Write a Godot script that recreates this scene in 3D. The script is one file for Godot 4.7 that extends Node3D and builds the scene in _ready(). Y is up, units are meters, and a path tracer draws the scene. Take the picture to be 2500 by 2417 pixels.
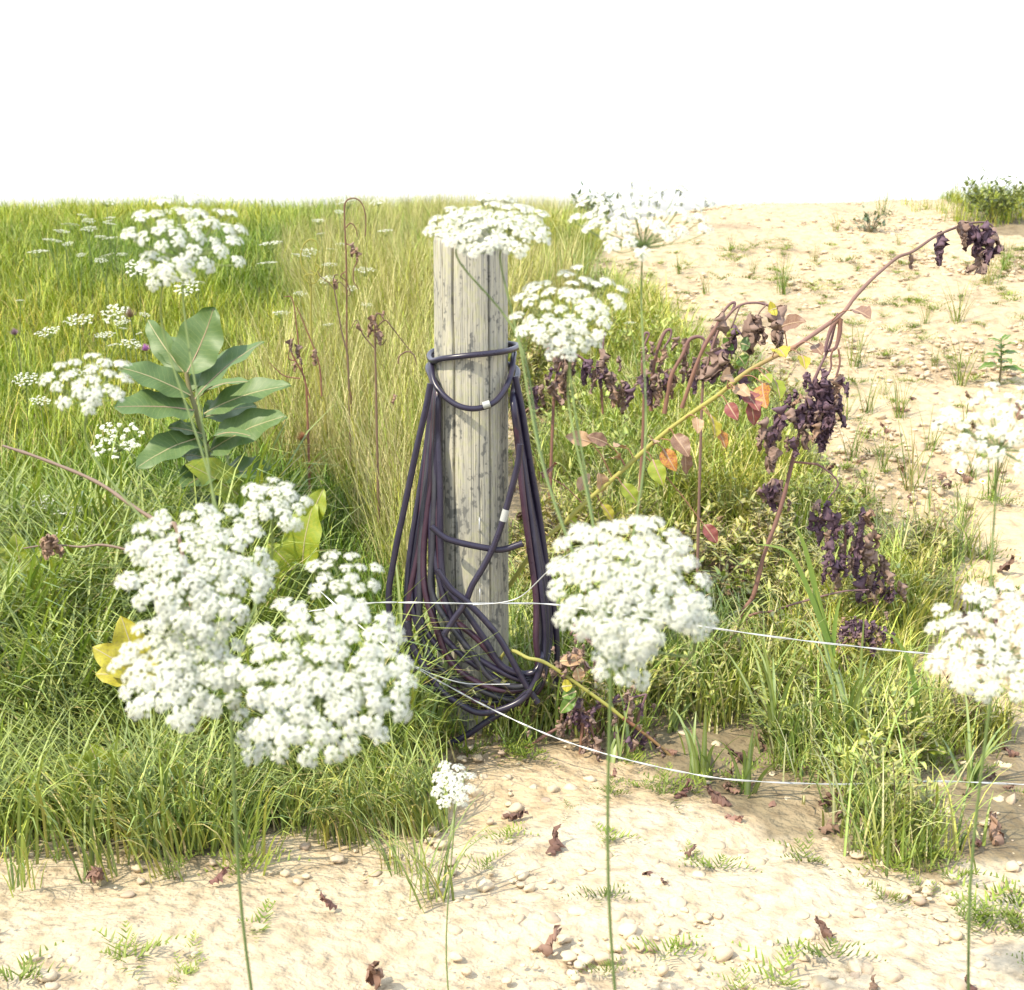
extends Node3D
# A weathered fence post with a coil of black hose on a grassy slope beside bare sandy ground.
# World axes: x to the right along the fence, y up, -z up the slope. The camera stands on the bare sandy ground at x = 0, z = 0.

const EYE := 1.064
var rng := RandomNumberGenerator.new()
var lump := FastNoiseLite.new()
var patch := FastNoiseLite.new()
var M := {}
var used := {}
var meadow: PackedVector2Array
var straw_zone: PackedVector2Array
var lush_zone: PackedVector2Array
var crest_zone: PackedVector2Array
var back_zone: PackedVector2Array


# ---------------------------------------------------------------- shapes
class Shape:
	var v := PackedVector3Array()
	var n := PackedVector3Array()
	var c := PackedColorArray()
	var t := PackedVector2Array()
	var i := PackedInt32Array()

	func add(p: Vector3, nn: Vector3, col: Color, uv := Vector2.ZERO) -> int:
		v.append(p); n.append(nn); c.append(col); t.append(uv)
		return v.size() - 1

	func tri(a: int, b: int, d: int) -> void:
		i.append(a); i.append(b); i.append(d)

	func quad(a: int, b: int, d: int, e: int) -> void:
		tri(a, b, d); tri(a, d, e)

	# a grid of rows x cols points already added from index `from`
	func grid(from: int, rows: int, cols: int, wrap := false) -> void:
		for r in rows - 1:
			for k in (cols if wrap else cols - 1):
				var k2 := (k + 1) % cols
				quad(from + r * cols + k, from + r * cols + k2, from + (r + 1) * cols + k2, from + (r + 1) * cols + k)

	func soft_normals(from: int) -> void:
		for k in range(from, v.size()):
			n[k] = Vector3.ZERO
		for k in range(0, i.size(), 3):
			if i[k] < from: continue
			var f := (v[i[k + 2]] - v[i[k]]).cross(v[i[k + 1]] - v[i[k]])
			n[i[k]] += f; n[i[k + 1]] += f; n[i[k + 2]] += f
		for k in range(from, v.size()):
			n[k] = n[k].normalized() if n[k].length() > 1e-12 else Vector3.UP

	func mesh() -> ArrayMesh:
		# turn every face to the side its normals look to
		for k in range(0, i.size(), 3):
			var f := (v[i[k + 2]] - v[i[k]]).cross(v[i[k + 1]] - v[i[k]])
			if f.dot(n[i[k]] + n[i[k + 1]] + n[i[k + 2]]) < 0.0:
				var q := i[k + 1]
				i[k + 1] = i[k + 2]
				i[k + 2] = q
		var a := []
		a.resize(Mesh.ARRAY_MAX)
		a[Mesh.ARRAY_VERTEX] = v; a[Mesh.ARRAY_NORMAL] = n; a[Mesh.ARRAY_COLOR] = c; a[Mesh.ARRAY_TEX_UV] = t; a[Mesh.ARRAY_INDEX] = i
		var m := ArrayMesh.new()
		m.add_surface_from_arrays(Mesh.PRIMITIVE_TRIANGLES, a)
		return m


func smooth(pts: Array, steps := 6, closed := false) -> Array:
	var out := []
	var k := pts.size()
	for a in (k if closed else k - 1):
		var p0: Vector3 = pts[(a - 1 + k) % k] if closed or a > 0 else pts[0] * 2.0 - pts[1]
		var p1: Vector3 = pts[a]
		var p2: Vector3 = pts[(a + 1) % k]
		var p3: Vector3 = pts[(a + 2) % k] if closed or a + 2 < k else pts[k - 1] * 2.0 - pts[k - 2]
		for s in steps:
			var f := float(s) / steps
			out.append(0.5 * ((2.0 * p1) + (p2 - p0) * f + (2.0 * p0 - 5.0 * p1 + 4.0 * p2 - p3) * f * f + (3.0 * p1 - p0 - 3.0 * p2 + p3) * f * f * f))
	if not closed:
		out.append(pts[k - 1])
	return out


func tube(sh: Shape, pts: Array, r0: float, r1: float, sides := 8, col := Color.WHITE, col2 = null, closed := false, bumpy := 0.0) -> void:
	var from := sh.v.size()
	var k := pts.size()
	var side := Vector3.UP
	var run := 0.0
	for a in k:
		var q0: Vector3 = pts[a - 1] if a > 0 else (pts[k - 1] if closed else pts[0])
		var q1: Vector3 = pts[(a + 1) % k] if closed or a + 1 < k else pts[a]
		var d := (q1 - q0).normalized()
		if a == 0:
			side = d.cross(Vector3(0.13, 0.2, 1.0)).normalized()
		else:
			side = (side - d * side.dot(d)).normalized()
			run += (pts[a] - pts[a - 1]).length()
		var up := d.cross(side)
		var f := float(a) / (k - 1)
		var r := lerpf(r0, r1, f)
		if bumpy > 0.0:
			r *= 1.0 + bumpy * lump.get_noise_2d(run * 900.0, r0 * 9000.0)
		var cc: Color = col if col2 == null else col.lerp(col2, f)
		for s in sides:
			var w := TAU * s / sides
			var nn := side * cos(w) + up * sin(w)
			sh.add(pts[a] + nn * r, nn, cc, Vector2(float(s) / sides, run))
	sh.grid(from, k, sides, true)
	if closed:
		for s in sides:
			var s2 := (s + 1) % sides
			sh.quad(from + (k - 1) * sides + s, from + (k - 1) * sides + s2, from + s2, from + s)
	else:
		for e in [0, k - 1]:
			var cen := sh.add(pts[e], (pts[e] - pts[1 if e == 0 else k - 2]).normalized(), sh.c[from + e * sides])
			for s in sides:
				sh.tri(cen, from + e * sides + s, from + e * sides + (s + 1) % sides)


# one grass blade, bowed over towards `lean`
func blade(sh: Shape, base: Vector3, lean: Vector3, length: float, width: float, a0: float, bend: float, col: Color, col_tip: Color, steps := 4, fold := 0.0) -> void:
	var across := lean.cross(Vector3.UP).normalized()
	var p := base
	var from := sh.v.size()
	var cols := 3 if fold > 0.0 else 2
	for s in steps + 1:
		var f := float(s) / steps
		var ang := a0 + bend * f * f
		var d := lean * sin(ang) + Vector3.UP * cos(ang)
		var nn := (lean * -cos(ang) + Vector3.UP * sin(ang)).normalized()
		var w := width * 0.5 * pow(1.0 - f * 0.97, 0.65) * (0.75 + 0.25 * minf(f * 4.0, 1.0))
		var cc := col.lerp(col_tip, f)
		if cols == 3:
			sh.add(p - across * w + nn * w * fold, (nn + across * fold).normalized(), cc, Vector2(0, f))
			sh.add(p, nn, cc.lightened(0.12), Vector2(0.5, f))
			sh.add(p + across * w + nn * w * fold, (nn - across * fold).normalized(), cc, Vector2(1, f))
		else:
			sh.add(p - across * w, (nn - across * 0.3).normalized(), cc, Vector2(0, f))
			sh.add(p + across * w, (nn + across * 0.3).normalized(), cc, Vector2(1, f))
		p += d * (length / steps)
	sh.grid(from, steps + 1, cols)


func tuft(rseed: int, blades: int, len0: float, len1: float, wid: float, bend0: float, bend1: float, spread: float, cols: Array, one_way := -1.0, fold := 0.0) -> ArrayMesh:
	var r := RandomNumberGenerator.new()
	r.seed = rseed
	var sh := Shape.new()
	for b in blades:
		var az := r.randf() * TAU if one_way < 0.0 else r.randfn(one_way, 0.5)
		var lean := Vector3(cos(az), 0, sin(az))
		var off := Vector3(r.randfn(0, spread), -0.012, r.randfn(0, spread))
		var col: Color = cols[r.randi() % cols.size()]
		col = col * r.randf_range(0.75, 1.25)
		blade(sh, off, lean, r.randf_range(len0, len1), wid * r.randf_range(0.6, 1.3), r.randf_range(0.05, 0.5), r.randf_range(bend0, bend1), col, col.lerp(Color(0.38, 0.37, 0.11), r.randf_range(0.0, 0.35)), 5, fold)
	return sh.mesh()


# a flat leaf along +x, one unit long, facing +y
func leaf_mesh(wide: float, p: float, q: float, arch: float, fold: float, wave: float, rseed: int, rows := 13, cols := 7, cup := 0.0) -> ArrayMesh:
	var sh := Shape.new()
	for a in rows:
		var t := float(a) / (rows - 1)
		var w := wide * 0.5 * pow(maxf(sin(PI * pow(t, p)), 0.0), q) + 0.004
		for b in cols:
			var u := 2.0 * b / (cols - 1) - 1.0
			var y := arch * 4.0 * t * (1.0 - t) + fold * absf(u) * w + cup * u * u * w
			y += wave * absf(u) * sin(t * 17.0 + rseed * 1.7 + u * 1.3) * wide
			y += wave * 0.8 * wide * lump.get_noise_2d(t * 60.0 + rseed * 31.0, u * 30.0)
			sh.add(Vector3(t, y, u * w), Vector3.UP, Color.WHITE, Vector2(b / float(cols - 1), t))
	sh.grid(0, rows, cols)
	sh.soft_normals(0)
	return sh.mesh()


# a shrivelled leaf that hangs along -y, one unit long
func wilted_mesh(rseed: int) -> ArrayMesh:
	var sh := Shape.new()
	var r := RandomNumberGenerator.new()
	r.seed = rseed
	var rows := 14
	var cols := 8
	var roll := r.randf_range(1.6, 3.2)
	var twist := r.randf_range(-2.6, 2.6)
	var hook := r.randf_range(-0.5, 0.5)
	for a in rows:
		var t := float(a) / (rows - 1)
		var w := (0.07 + r.randf_range(0.08, 0.42) * sin(PI * pow(t, 0.75))) * (1.0 - 0.6 * t)
		for b in cols:
			var u := 2.0 * b / (cols - 1) - 1.0
			var g := u * roll
			var x := w * sin(g) / roll * 1.6
			var z := w * (1.0 - cos(g)) * 0.7
			var crumple := Vector3(lump.get_noise_3d(t * 160, u * 70, rseed * 40), lump.get_noise_3d(t * 150 + 90, u * 60, rseed * 40), lump.get_noise_3d(t * 140, u * 90 + 50, rseed * 40)) * 0.3
			var ed := 1.0 if absf(u) < 0.99 else r.randf_range(0.6, 1.25)
			var q := Vector3(x * ed, -t, z + hook * t * t) + crumple * (0.3 + t)
			q = q.rotated(Vector3.UP, twist * t)
			var cc := Color(1, 1, 1).lerp(Color(2.1, 1.6, 1.45), clampf(0.5 + 1.2 * lump.get_noise_3d(t * 90, u * 50, rseed * 17), 0, 1))
			sh.add(q, Vector3.UP, cc, Vector2((u + 1) / 2, t))
	sh.grid(0, rows, cols)
	sh.soft_normals(0)
	return sh.mesh()


# a lump of earth or stone about one unit across
func stone_mesh(rseed: int, flat: float) -> ArrayMesh:
	var sh := Shape.new()
	var r := RandomNumberGenerator.new()
	r.seed = rseed
	var rows := 6
	var cols := 9
	for a in rows:
		var th := PI * a / (rows - 1)
		for b in cols:
			var ph := TAU * b / cols
			var d := Vector3(sin(th) * cos(ph), cos(th), sin(th) * sin(ph))
			var k := 0.5 + 0.34 * lump.get_noise_3d(d.x * 38 + rseed * 77, d.y * 38, d.z * 38) + 0.2 * lump.get_noise_3d(d.x * 130, d.y * 130 + rseed * 50, d.z * 130)
			sh.add(Vector3(d.x * k, d.y * k * flat, d.z * k * 0.85), d, Color.WHITE)
	sh.grid(0, rows, cols, true)
	sh.soft_normals(0)
	return sh.mesh()


# ---------------------------------------------------------------- things
func numbered(called: String) -> String:
	used[called] = used.get(called, -1) + 1
	return called if used[called] == 0 else "%s_%03d" % [called, used[called]]


func thing(called: String, label: String, category: String, at := Vector3.ZERO, group := "") -> Node3D:
	var o := Node3D.new()
	o.name = numbered(called)
	add_child(o)
	o.position = at
	o.set_meta("label", label)
	o.set_meta("category", category)
	if group: o.set_meta("group", group)
	return o


func part(called: String, mesh: Mesh, mat: Material, parent: Node, xf := Transform3D.IDENTITY) -> MeshInstance3D:
	var o := MeshInstance3D.new()
	o.name = called
	o.mesh = mesh
	o.material_override = mat
	parent.add_child(o, true)
	o.transform = xf
	return o


func shifted(pts: Array, by: Vector3) -> Array:
	var out := []
	for p in pts: out.append(p - by)
	return out


func stem_part(called: String, parent: Node3D, pts: Array, r0: float, r1: float, mat: Material, col := Color.WHITE, col2 = null, sides := 7, bumpy := 0.15, steps := 6) -> MeshInstance3D:
	var sh := Shape.new()
	tube(sh, smooth(shifted(pts, parent.position), steps), r0, r1, sides, col, col2, false, bumpy)
	return part(called, sh.mesh(), mat, parent)


func facing(along: Vector3, normal: Vector3, size: float) -> Basis:
	var x := along.normalized()
	var y := (normal - x * normal.dot(x)).normalized()
	var z := x.cross(y)
	return Basis(x * size, y * size, z * size)


# a leaf from base to tip under a plant, with its midrib
func leaf_part(parent: Node3D, base: Vector3, tip: Vector3, wide: float, normal: Vector3, mat: Material, rseed: int, p := 0.85, q := 0.7, arch := 0.04, fold := 0.25, wave := 0.03, rib: Material = null, cup := 0.0) -> MeshInstance3D:
	var l := (tip - base).length()
	var m := leaf_mesh(wide / l, p, q, arch, fold, wave, rseed, 15, 9, cup)
	var o := part("leaf", m, mat, parent, Transform3D(facing(tip - base, normal, l), base - parent.position))
	if rib:
		var sh := Shape.new()
		var pts := []
		for k in 9:
			var t := k / 8.0 * 0.97
			pts.append(Vector3(t, arch * 4.0 * t * (1.0 - t) + wave * 0.8 * (wide / l) * lump.get_noise_2d(t * 60.0 + rseed * 31.0, 0.0), 0))
		tube(sh, pts, 0.0022 / l, 0.0007 / l, 6)
		part("midrib", sh.mesh(), rib, o)
	return o


# ---------------------------------------------------------------- ground
func smin(a: float, b: float, k: float) -> float:
	var h := maxf(k - absf(a - b), 0.0) / k
	return minf(a, b) - h * h * k * 0.25


func land(x: float, z: float) -> float:
	var d := -z
	var a := 0.22 * (sqrt((d - 2.6) * (d - 2.6) + 0.02) + (d - 2.6)) * 0.5
	var h := smin(a, 0.93 + 0.12 * smoothstep(0.5, 1.3, x), 0.16)
	if d > 7.6: h -= 0.06 * (d - 7.6)
	return h + 0.012 * sin(3.1 * x + 1.0) * sin(2.7 * d)


func on_land(x: float, z: float, sink := 0.0) -> Vector3:
	return Vector3(x, land(x, z) - sink, z)


func flat_poly(pts: Array) -> PackedVector2Array:
	var out := PackedVector2Array()
	for p in pts: out.append(Vector2(p.x, p.z))
	return out


func within(p: PackedVector2Array, x: float, z: float, rough := 0.12) -> bool:
	var q := Vector2(x + rough * patch.get_noise_2d(x * 14.0, z * 14.0), z + rough * patch.get_noise_2d(x * 14.0 + 70.0, z * 14.0 + 33.0))
	return Geometry2D.is_point_in_polygon(q, p)


func path_edge(x: float) -> float:
	return -2.30 + 0.22 * smoothstep(0.22, 0.55, x) + 0.2 * patch.get_noise_2d(x * 13.0, 5.0) + 0.1 * patch.get_noise_2d(x * 55.0, 9.0)


func scatter(parent: Node3D, called: String, mesh: Mesh, mat: Material, spots: Array, cols: Array) -> void:
	var mm := MultiMesh.new()
	mm.transform_format = MultiMesh.TRANSFORM_3D
	mm.use_colors = true
	mm.mesh = mesh
	mm.instance_count = spots.size()
	for k in spots.size():
		mm.set_instance_transform(k, spots[k])
		mm.set_instance_color(k, cols[k])
	var o := MultiMeshInstance3D.new()
	o.name = called
	o.multimesh = mm
	o.material_override = mat
	parent.add_child(o, true)
	o.set_meta("kind", "stuff")


func stuff(called: String, label: String, category: String) -> Node3D:
	var o := thing(called, label, category)
	o.set_meta("kind", "stuff")
	return o


func mat(col: Color, rough := 0.7, vertex := false, back = null) -> StandardMaterial3D:
	var m := StandardMaterial3D.new()
	m.albedo_color = col
	m.roughness = rough
	m.vertex_color_use_as_albedo = vertex
	m.cull_mode = BaseMaterial3D.CULL_DISABLED
	if back != null:
		m.backlight_enabled = true
		m.backlight = back
	return m


func lin(r: float, g: float, b: float) -> Color:
	return Color(r, g, b).linear_to_srgb()


func noise_tex(size: int, freq: float, oct: int, c0: Color, c1: Color, nseed: int, c_mid = null) -> NoiseTexture2D:
	var n := FastNoiseLite.new()
	n.seed = nseed
	n.frequency = freq
	n.fractal_octaves = oct
	var t := NoiseTexture2D.new()
	t.width = size; t.height = size
	t.seamless = true
	t.noise = n
	var g := Gradient.new()
	g.set_color(0, c0); g.set_color(1, c1)
	if c_mid != null: g.add_point(0.5, c_mid)
	t.color_ramp = g
	return t


# leaf with side veins: u across, v along
func vein_tex(base: Color, vein: Color, blotch: Color, amount: float, nseed: int) -> ImageTexture:
	var im := Image.create(192, 384, false, Image.FORMAT_RGB8)
	var n := FastNoiseLite.new()
	n.seed = nseed
	n.frequency = 0.02
	n.fractal_octaves = 4
	for y in 384:
		for x in 192:
			var u := absf(x / 95.5 - 1.0)
			var v := y / 384.0
			var s := fposmod((v - 0.13 * u + 0.02 * n.get_noise_2d(x, y * 0.3)) * 15.0, 1.0)
			var line := smoothstep(0.1, 0.0, absf(s - 0.5)) * 0.55 * (1.0 - 0.5 * u)
			line = maxf(line, smoothstep(0.05, 0.015, u) * 0.9)
			var c := base.lerp(blotch, clampf(amount * 2.0 * (n.get_noise_2d(x * 1.5, y * 1.5) + 0.1), 0.0, 1.0))
			c = c * (1.0 + 0.12 * n.get_noise_2d(x * 9.0, y * 9.0))
			im.set_pixel(x, y, c.lerp(vein, line))
	return ImageTexture.create_from_image(im)


func leaf_mat(base: Color, vein: Color, blotch: Color, amount: float, nseed: int, back: Color, rough := 0.5) -> StandardMaterial3D:
	var m := mat(Color.WHITE, rough, false, back)
	m.albedo_texture = vein_tex(base, vein, blotch, amount, nseed)
	return m


func make_materials() -> void:
	M.grass = mat(Color.WHITE, 0.5, true, Color(0.55, 0.62, 0.25))
	M.straw = mat(Color.WHITE, 0.7, true, Color(0.3, 0.28, 0.2))
	M.broad = mat(Color.WHITE, 0.42, true, Color(0.5, 0.6, 0.2))
	M.petal = mat(Color.WHITE, 0.8, true, Color(0.4, 0.4, 0.36))
	M.stem = mat(Color.WHITE, 0.6, true)
	M.clod = mat(Color.WHITE, 0.95, true)
	M.wilt = mat(lin(0.125, 0.072, 0.098), 0.75, true, Color(0.12, 0.08, 0.08))
	M.wilt_brown = mat(lin(0.26, 0.175, 0.14), 0.8, true, Color(0.2, 0.14, 0.1))
	M.litter = mat(lin(0.30, 0.19, 0.13), 0.85, true, Color(0.2, 0.15, 0.1))
	M.milk = leaf_mat(lin(0.10, 0.165, 0.05), lin(0.24, 0.28, 0.10), lin(0.12, 0.18, 0.055), 0.5, 3, Color(0.45, 0.55, 0.15))
	M.lime = leaf_mat(lin(0.24, 0.30, 0.03), lin(0.38, 0.40, 0.10), lin(0.34, 0.34, 0.03), 0.6, 6, Color(0.6, 0.65, 0.1))
	M.yellow = leaf_mat(lin(0.42, 0.38, 0.03), lin(0.5, 0.45, 0.12), lin(0.30, 0.26, 0.04), 0.7, 7, Color(0.6, 0.5, 0.1))
	M.orange = leaf_mat(lin(0.40, 0.22, 0.03), lin(0.30, 0.10, 0.04), lin(0.28, 0.07, 0.05), 0.9, 8, Color(0.5, 0.3, 0.1))
	M.red = leaf_mat(lin(0.21, 0.055, 0.055), lin(0.30, 0.13, 0.09), lin(0.28, 0.11, 0.05), 0.6, 9, Color(0.4, 0.15, 0.1))
	M.tan = leaf_mat(lin(0.42, 0.28, 0.15), lin(0.32, 0.18, 0.10), lin(0.36, 0.20, 0.13), 0.7, 10, Color(0.3, 0.2, 0.1))
	M.brownleaf = leaf_mat(lin(0.20, 0.11, 0.07), lin(0.13, 0.07, 0.05), lin(0.27, 0.17, 0.10), 0.7, 11, Color(0.25, 0.15, 0.1))
	M.seedling = leaf_mat(lin(0.11, 0.20, 0.035), lin(0.2, 0.28, 0.08), lin(0.16, 0.22, 0.04), 0.5, 12, Color(0.5, 0.6, 0.15))
	M.rib = mat(lin(0.42, 0.36, 0.20), 0.6)
	M.rib_pink = mat(lin(0.38, 0.26, 0.17), 0.6)
	# hose: scuffed black polythene
	M.hose = mat(lin(0.034, 0.029, 0.05), 0.3)
	M.hose.roughness_texture = noise_tex(256, 0.03, 4, Color(0.75, 0.75, 0.75), Color(1.6, 1.6, 1.6), 41)
	M.hose.albedo_texture = noise_tex(256, 0.02, 5, Color(0.75, 0.7, 0.85), Color(1, 1, 1), 42)
	M.hose.uv1_triplanar = true
	M.hose.uv1_scale = Vector3(6, 6, 6)
	M.hose_wine = M.hose.duplicate()
	M.hose_wine.albedo_color = lin(0.062, 0.028, 0.042)
	M.hose_grey = M.hose.duplicate()
	M.hose_grey.albedo_color = lin(0.050, 0.052, 0.056)
	M.pale_grey = mat(lin(0.40, 0.41, 0.39), 0.5)
	M.wire = mat(lin(0.55, 0.56, 0.56), 0.42)
	M.wire.metallic = 0.55
	M.bark = mat(Color.WHITE, 0.7, true)
	# sandy ground: grain in three scales under vertex colours
	var g := mat(Color.WHITE, 0.95, true)
	g.albedo_texture = noise_tex(1024, 0.012, 6, lin(0.52, 0.47, 0.42), Color(1, 1, 1), 21, lin(0.88, 0.86, 0.84))
	g.uv1_triplanar = true
	g.uv1_world_triplanar = true
	g.uv1_scale = Vector3(1.3, 1.3, 1.3)
	g.heightmap_enabled = true
	g.heightmap_scale = 1.1
	g.heightmap_texture = noise_tex(1024, 0.022, 6, Color.BLACK, Color.WHITE, 22)
	M.ground = g


func build_ground() -> void:
	var xs := []
	var ds := []
	var x := -4.4
	while x <= 4.4:
		xs.append(x); x += 0.04
	for e in [5.0, 6.0, 8.0, 12.0, 20.0, 40.0]:
		xs.append(e); xs.push_front(-e)
	var d := 1.2
	while d <= 9.0:
		ds.append(d); d += 0.04
	for e in [10.0, 12.0, 16.0, 25.0, 45.0]: ds.append(e)
	for e in [0.6, 0.0, -1.0, -3.0, -8.0, -20.0, -40.0]: ds.push_front(e)
	var sh := Shape.new()
	var soil := Color(0.115, 0.095, 0.05)
	var sand := Color(0.54, 0.425, 0.275)
	var sand2 := Color(0.63, 0.495, 0.315)
	var dusty := Color(0.62, 0.53, 0.39)
	for dd in ds:
		for xx in xs:
			var z: float = -dd
			var y := land(xx, z)
			var near: bool = dd > 1.2 and dd < 9.0 and absf(xx) < 4.4
			var c := soil
			var sandy := 0.0
			if dd < 1.3:
				c = soil
			elif z > path_edge(xx):
				c = dusty.lerp(sand, clampf(0.5 + patch.get_noise_2d(xx * 9.0, z * 9.0), 0, 1))
				sandy = 1.0
			elif within(lush_zone, xx, z, 0.2):
				c = soil.lerp(sand, 0.35 + 0.5 * clampf(patch.get_noise_2d(xx * 25.0, z * 25.0), -0.5, 1.0))
				sandy = 0.5
			elif within(meadow, xx, z):
				c = soil
			elif within(back_zone, xx, z) or within(crest_zone, xx, z):
				c = soil.lerp(sand, 0.4)
			elif xx > -0.3:
				c = sand.lerp(sand2, clampf(0.5 + 1.2 * patch.get_noise_2d(xx * 9.0, z * 9.0), 0, 1)).lerp(Color(0.30, 0.22, 0.14), clampf(1.3 * patch.get_noise_2d(xx * 26.0 + 7.0, z * 26.0) - 0.15, 0, 0.6))
				sandy = 1.0
			if near:
				y += sandy * (0.022 * lump.get_noise_2d(xx * 40.0, z * 60.0) + 0.012 * lump.get_noise_2d(xx * 190.0, z * 190.0))
			sh.add(Vector3(xx, y, z), Vector3.UP, c)
	sh.grid(0, ds.size(), xs.size())
	sh.soft_normals(0)
	var o := part("ground", sh.mesh(), M.ground, self)
	o.set_meta("kind", "structure")


func sprinkle(n: int, x0: float, x1: float, z0: float, z1: float, keep: Callable) -> Array:
	var out := []
	for k in n:
		var x := rng.randf_range(x0, x1)
		var z := rng.randf_range(z0, z1)
		if absf(x) > 0.42 * -z + 0.35: continue
		if keep.call(x, z): out.append(Vector2(x, z))
	return out


func grass_stuff() -> void:
	var g1 := Color(0.155, 0.23, 0.028)
	var g2 := Color(0.255, 0.33, 0.04)
	var g3 := Color(0.085, 0.155, 0.032)
	var g4 := Color(0.41, 0.395, 0.06)
	var s1 := Color(0.66, 0.56, 0.31)
	var s2 := Color(0.42, 0.34, 0.16)
	# meadow grass
	var top := stuff("meadow_grass", "fresh green meadow grass covering the slope behind the milkweed", "grass")
	var variants := []
	for k in 5:
		variants.append(tuft(100 + k, 20, 0.09, 0.20, 0.0044, 0.6, 2.3, 0.024, [g1, g2, g2, g4, g1, g2, g3, s2]))
	var sets := [[], [], [], [], []]
	var tints := [[], [], [], [], []]
	for q in sprinkle(19000, -4.6, 0.3, -8.4, -2.55, func(x, z): return within(meadow, x, z)):
		var dry := within(straw_zone, q.x, q.y, 0.3)
		if dry and rng.randf() < 0.75: continue
		var k := rng.randi() % 5
		var s := rng.randf_range(0.55, 1.15) * (1.0 if q.y > -4.2 else 0.85)
		sets[k].append(Transform3D(Basis(Vector3.UP, rng.randf() * TAU).scaled(Vector3(s, s * rng.randf_range(0.8, 1.15), s)), on_land(q.x, q.y)))
		var w := clampf(0.5 + 1.3 * patch.get_noise_2d(q.x * 8.0, q.y * 8.0), 0, 1)
		tints[k].append(Color(0.75, 0.95, 0.9).lerp(Color(1.45, 1.3, 0.95), w) * rng.randf_range(0.8, 1.2))
	for k in 5: scatter(top, "grass_tufts", variants[k], M.grass, sets[k], tints[k])
	# long lush grass bowed over, at the foot of the slope on the left
	var low := stuff("long_grass", "long glossy green grass bowed over beside the white flower heads", "grass")
	for k in 4:
		var m := tuft(200 + k, 15, 0.18, 0.46, 0.0112, 0.8, 2.3, 0.04, [g1, g2, g3, g2, g4, g1, s2], [3.6, 2.7, 0.6, 5.2][k], 0.35)
		var a := []
		var b := []
		for q in sprinkle(620 if k < 2 else 420, -1.6, -0.12, -3.35, -2.0, func(x, z): return (z < path_edge(x) or rng.randf() < 0.35 * smoothstep(-2.0, -2.3, z)) and not (x > -0.55 and z < -2.62) and not (x > -0.21 and z < -2.38)):
			var s := rng.randf_range(0.5, 1.0) * (1.0 if q.y < -2.5 else 0.62) * (1.0 + 0.5 * patch.get_noise_2d(q.x * 30.0, q.y * 30.0))
			a.append(Transform3D(Basis(Vector3.UP, rng.randfn(0, 0.4)).scaled(Vector3.ONE * s), on_land(q.x, q.y)))
			b.append(Color(1.0, 1.0, 1.0).lerp(Color(1.25, 1.2, 0.9), rng.randf()) * rng.randf_range(0.75, 1.2))
		scatter(low, "grass_tufts", m, M.grass, a, b)
	# dry straw-coloured grass to the left of the post
	var dry_top := stuff("dry_grass", "pale straw-coloured dry grass standing left of the wooden post", "grass")
	for k in 4:
		var m := tuft(300 + k, 17, 0.16, 0.46, 0.0034, 0.1, 1.3, 0.02, [s1, s2, s1, s1, g4, g2])
		var a := []
		var b := []
		for q in sprinkle(3000, -1.7, 0.5, -8.2, -2.5, func(x, z): return within(straw_zone, x, z, 0.35) or (within(back_zone, x, z) and rng.randf() < 0.5)):
			var s := rng.randf_range(0.5, 1.0)
			if q.y < -5.6: s *= 0.5
			a.append(Transform3D(Basis(Vector3.UP, rng.randf() * TAU).scaled(Vector3.ONE * s), on_land(q.x, q.y)))
			b.append(Color(1, 1, 1).lerp(Color(0.85, 1.0, 0.6), rng.randf()) * rng.randf_range(0.75, 1.2))
		scatter(dry_top, "grass_tufts", m, M.straw, a, b)
	# greener mixed grass and weeds right of the post
	var lush := stuff("weedy_grass", "mixed green grass and low weeds right of the wooden post", "grass")
	for k in 4:
		var m := tuft(400 + k, 15, 0.06, 0.2, 0.0048, 0.4, 2.1, 0.026, [g1, g2, g2, g4, s2, g4, s1], -1.0, 0.3)
		var a := []
		var b := []
		for q in sprinkle(5200, -0.3, 2.3, -7.2, -2.05, func(x, z): return z < path_edge(x) - 0.02 and (within(lush_zone, x, z, 0.8) or within(back_zone, x, z))):
			var thick := patch.get_noise_2d(q.x * 16.0 + 40.0, q.y * 16.0)
			if thick < -0.05 and rng.randf() < 0.8: continue
			if q.y > -2.62 and rng.randf() < 0.35: continue
			var s := rng.randf_range(0.45, 1.15) * (0.9 + 0.8 * thick)
			a.append(Transform3D(Basis(Vector3.UP, rng.randf() * TAU).scaled(Vector3.ONE * s), on_land(q.x, q.y)))
			b.append(Color(0.8, 0.95, 0.9).lerp(Color(1.35, 1.25, 0.9), clampf(0.4 + patch.get_noise_2d(q.x * 20.0, q.y * 20.0), 0, 1)) * rng.randf_range(0.7, 1.2))
		scatter(lush, "grass_tufts", m, M.grass, a, b)
	# low feathery ground weeds
	var weeds := stuff("feathery_weeds", "low feathery green weeds creeping over the sandy soil", "weeds")
	for k in 3:
		var r := RandomNumberGenerator.new()
		r.seed = 500 + k
		var sh := Shape.new()
		for b in 7:
			var az := r.randf() * TAU
			var l := r.randf_range(0.04, 0.1)
			var dirn := Vector3(cos(az), r.randf_range(0.3, 1.2), sin(az)).normalized()
			for s in 6:
				var f := (s + 1) / 6.0
				var p := dirn * l * f - Vector3.UP * 0.35 * l * f * f
				for sg in [-1.0, 1.0]:
					var az2: float = az + sg * r.randf_range(0.7, 1.3)
					blade(sh, p, Vector3(cos(az2), 0, sin(az2)), 0.024 * (1.15 - f), 0.0042, r.randf_range(0.6, 1.3), 0.4, g1 * r.randf_range(0.7, 1.4), g2, 2)
		var a := []
		var b2 := []
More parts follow.
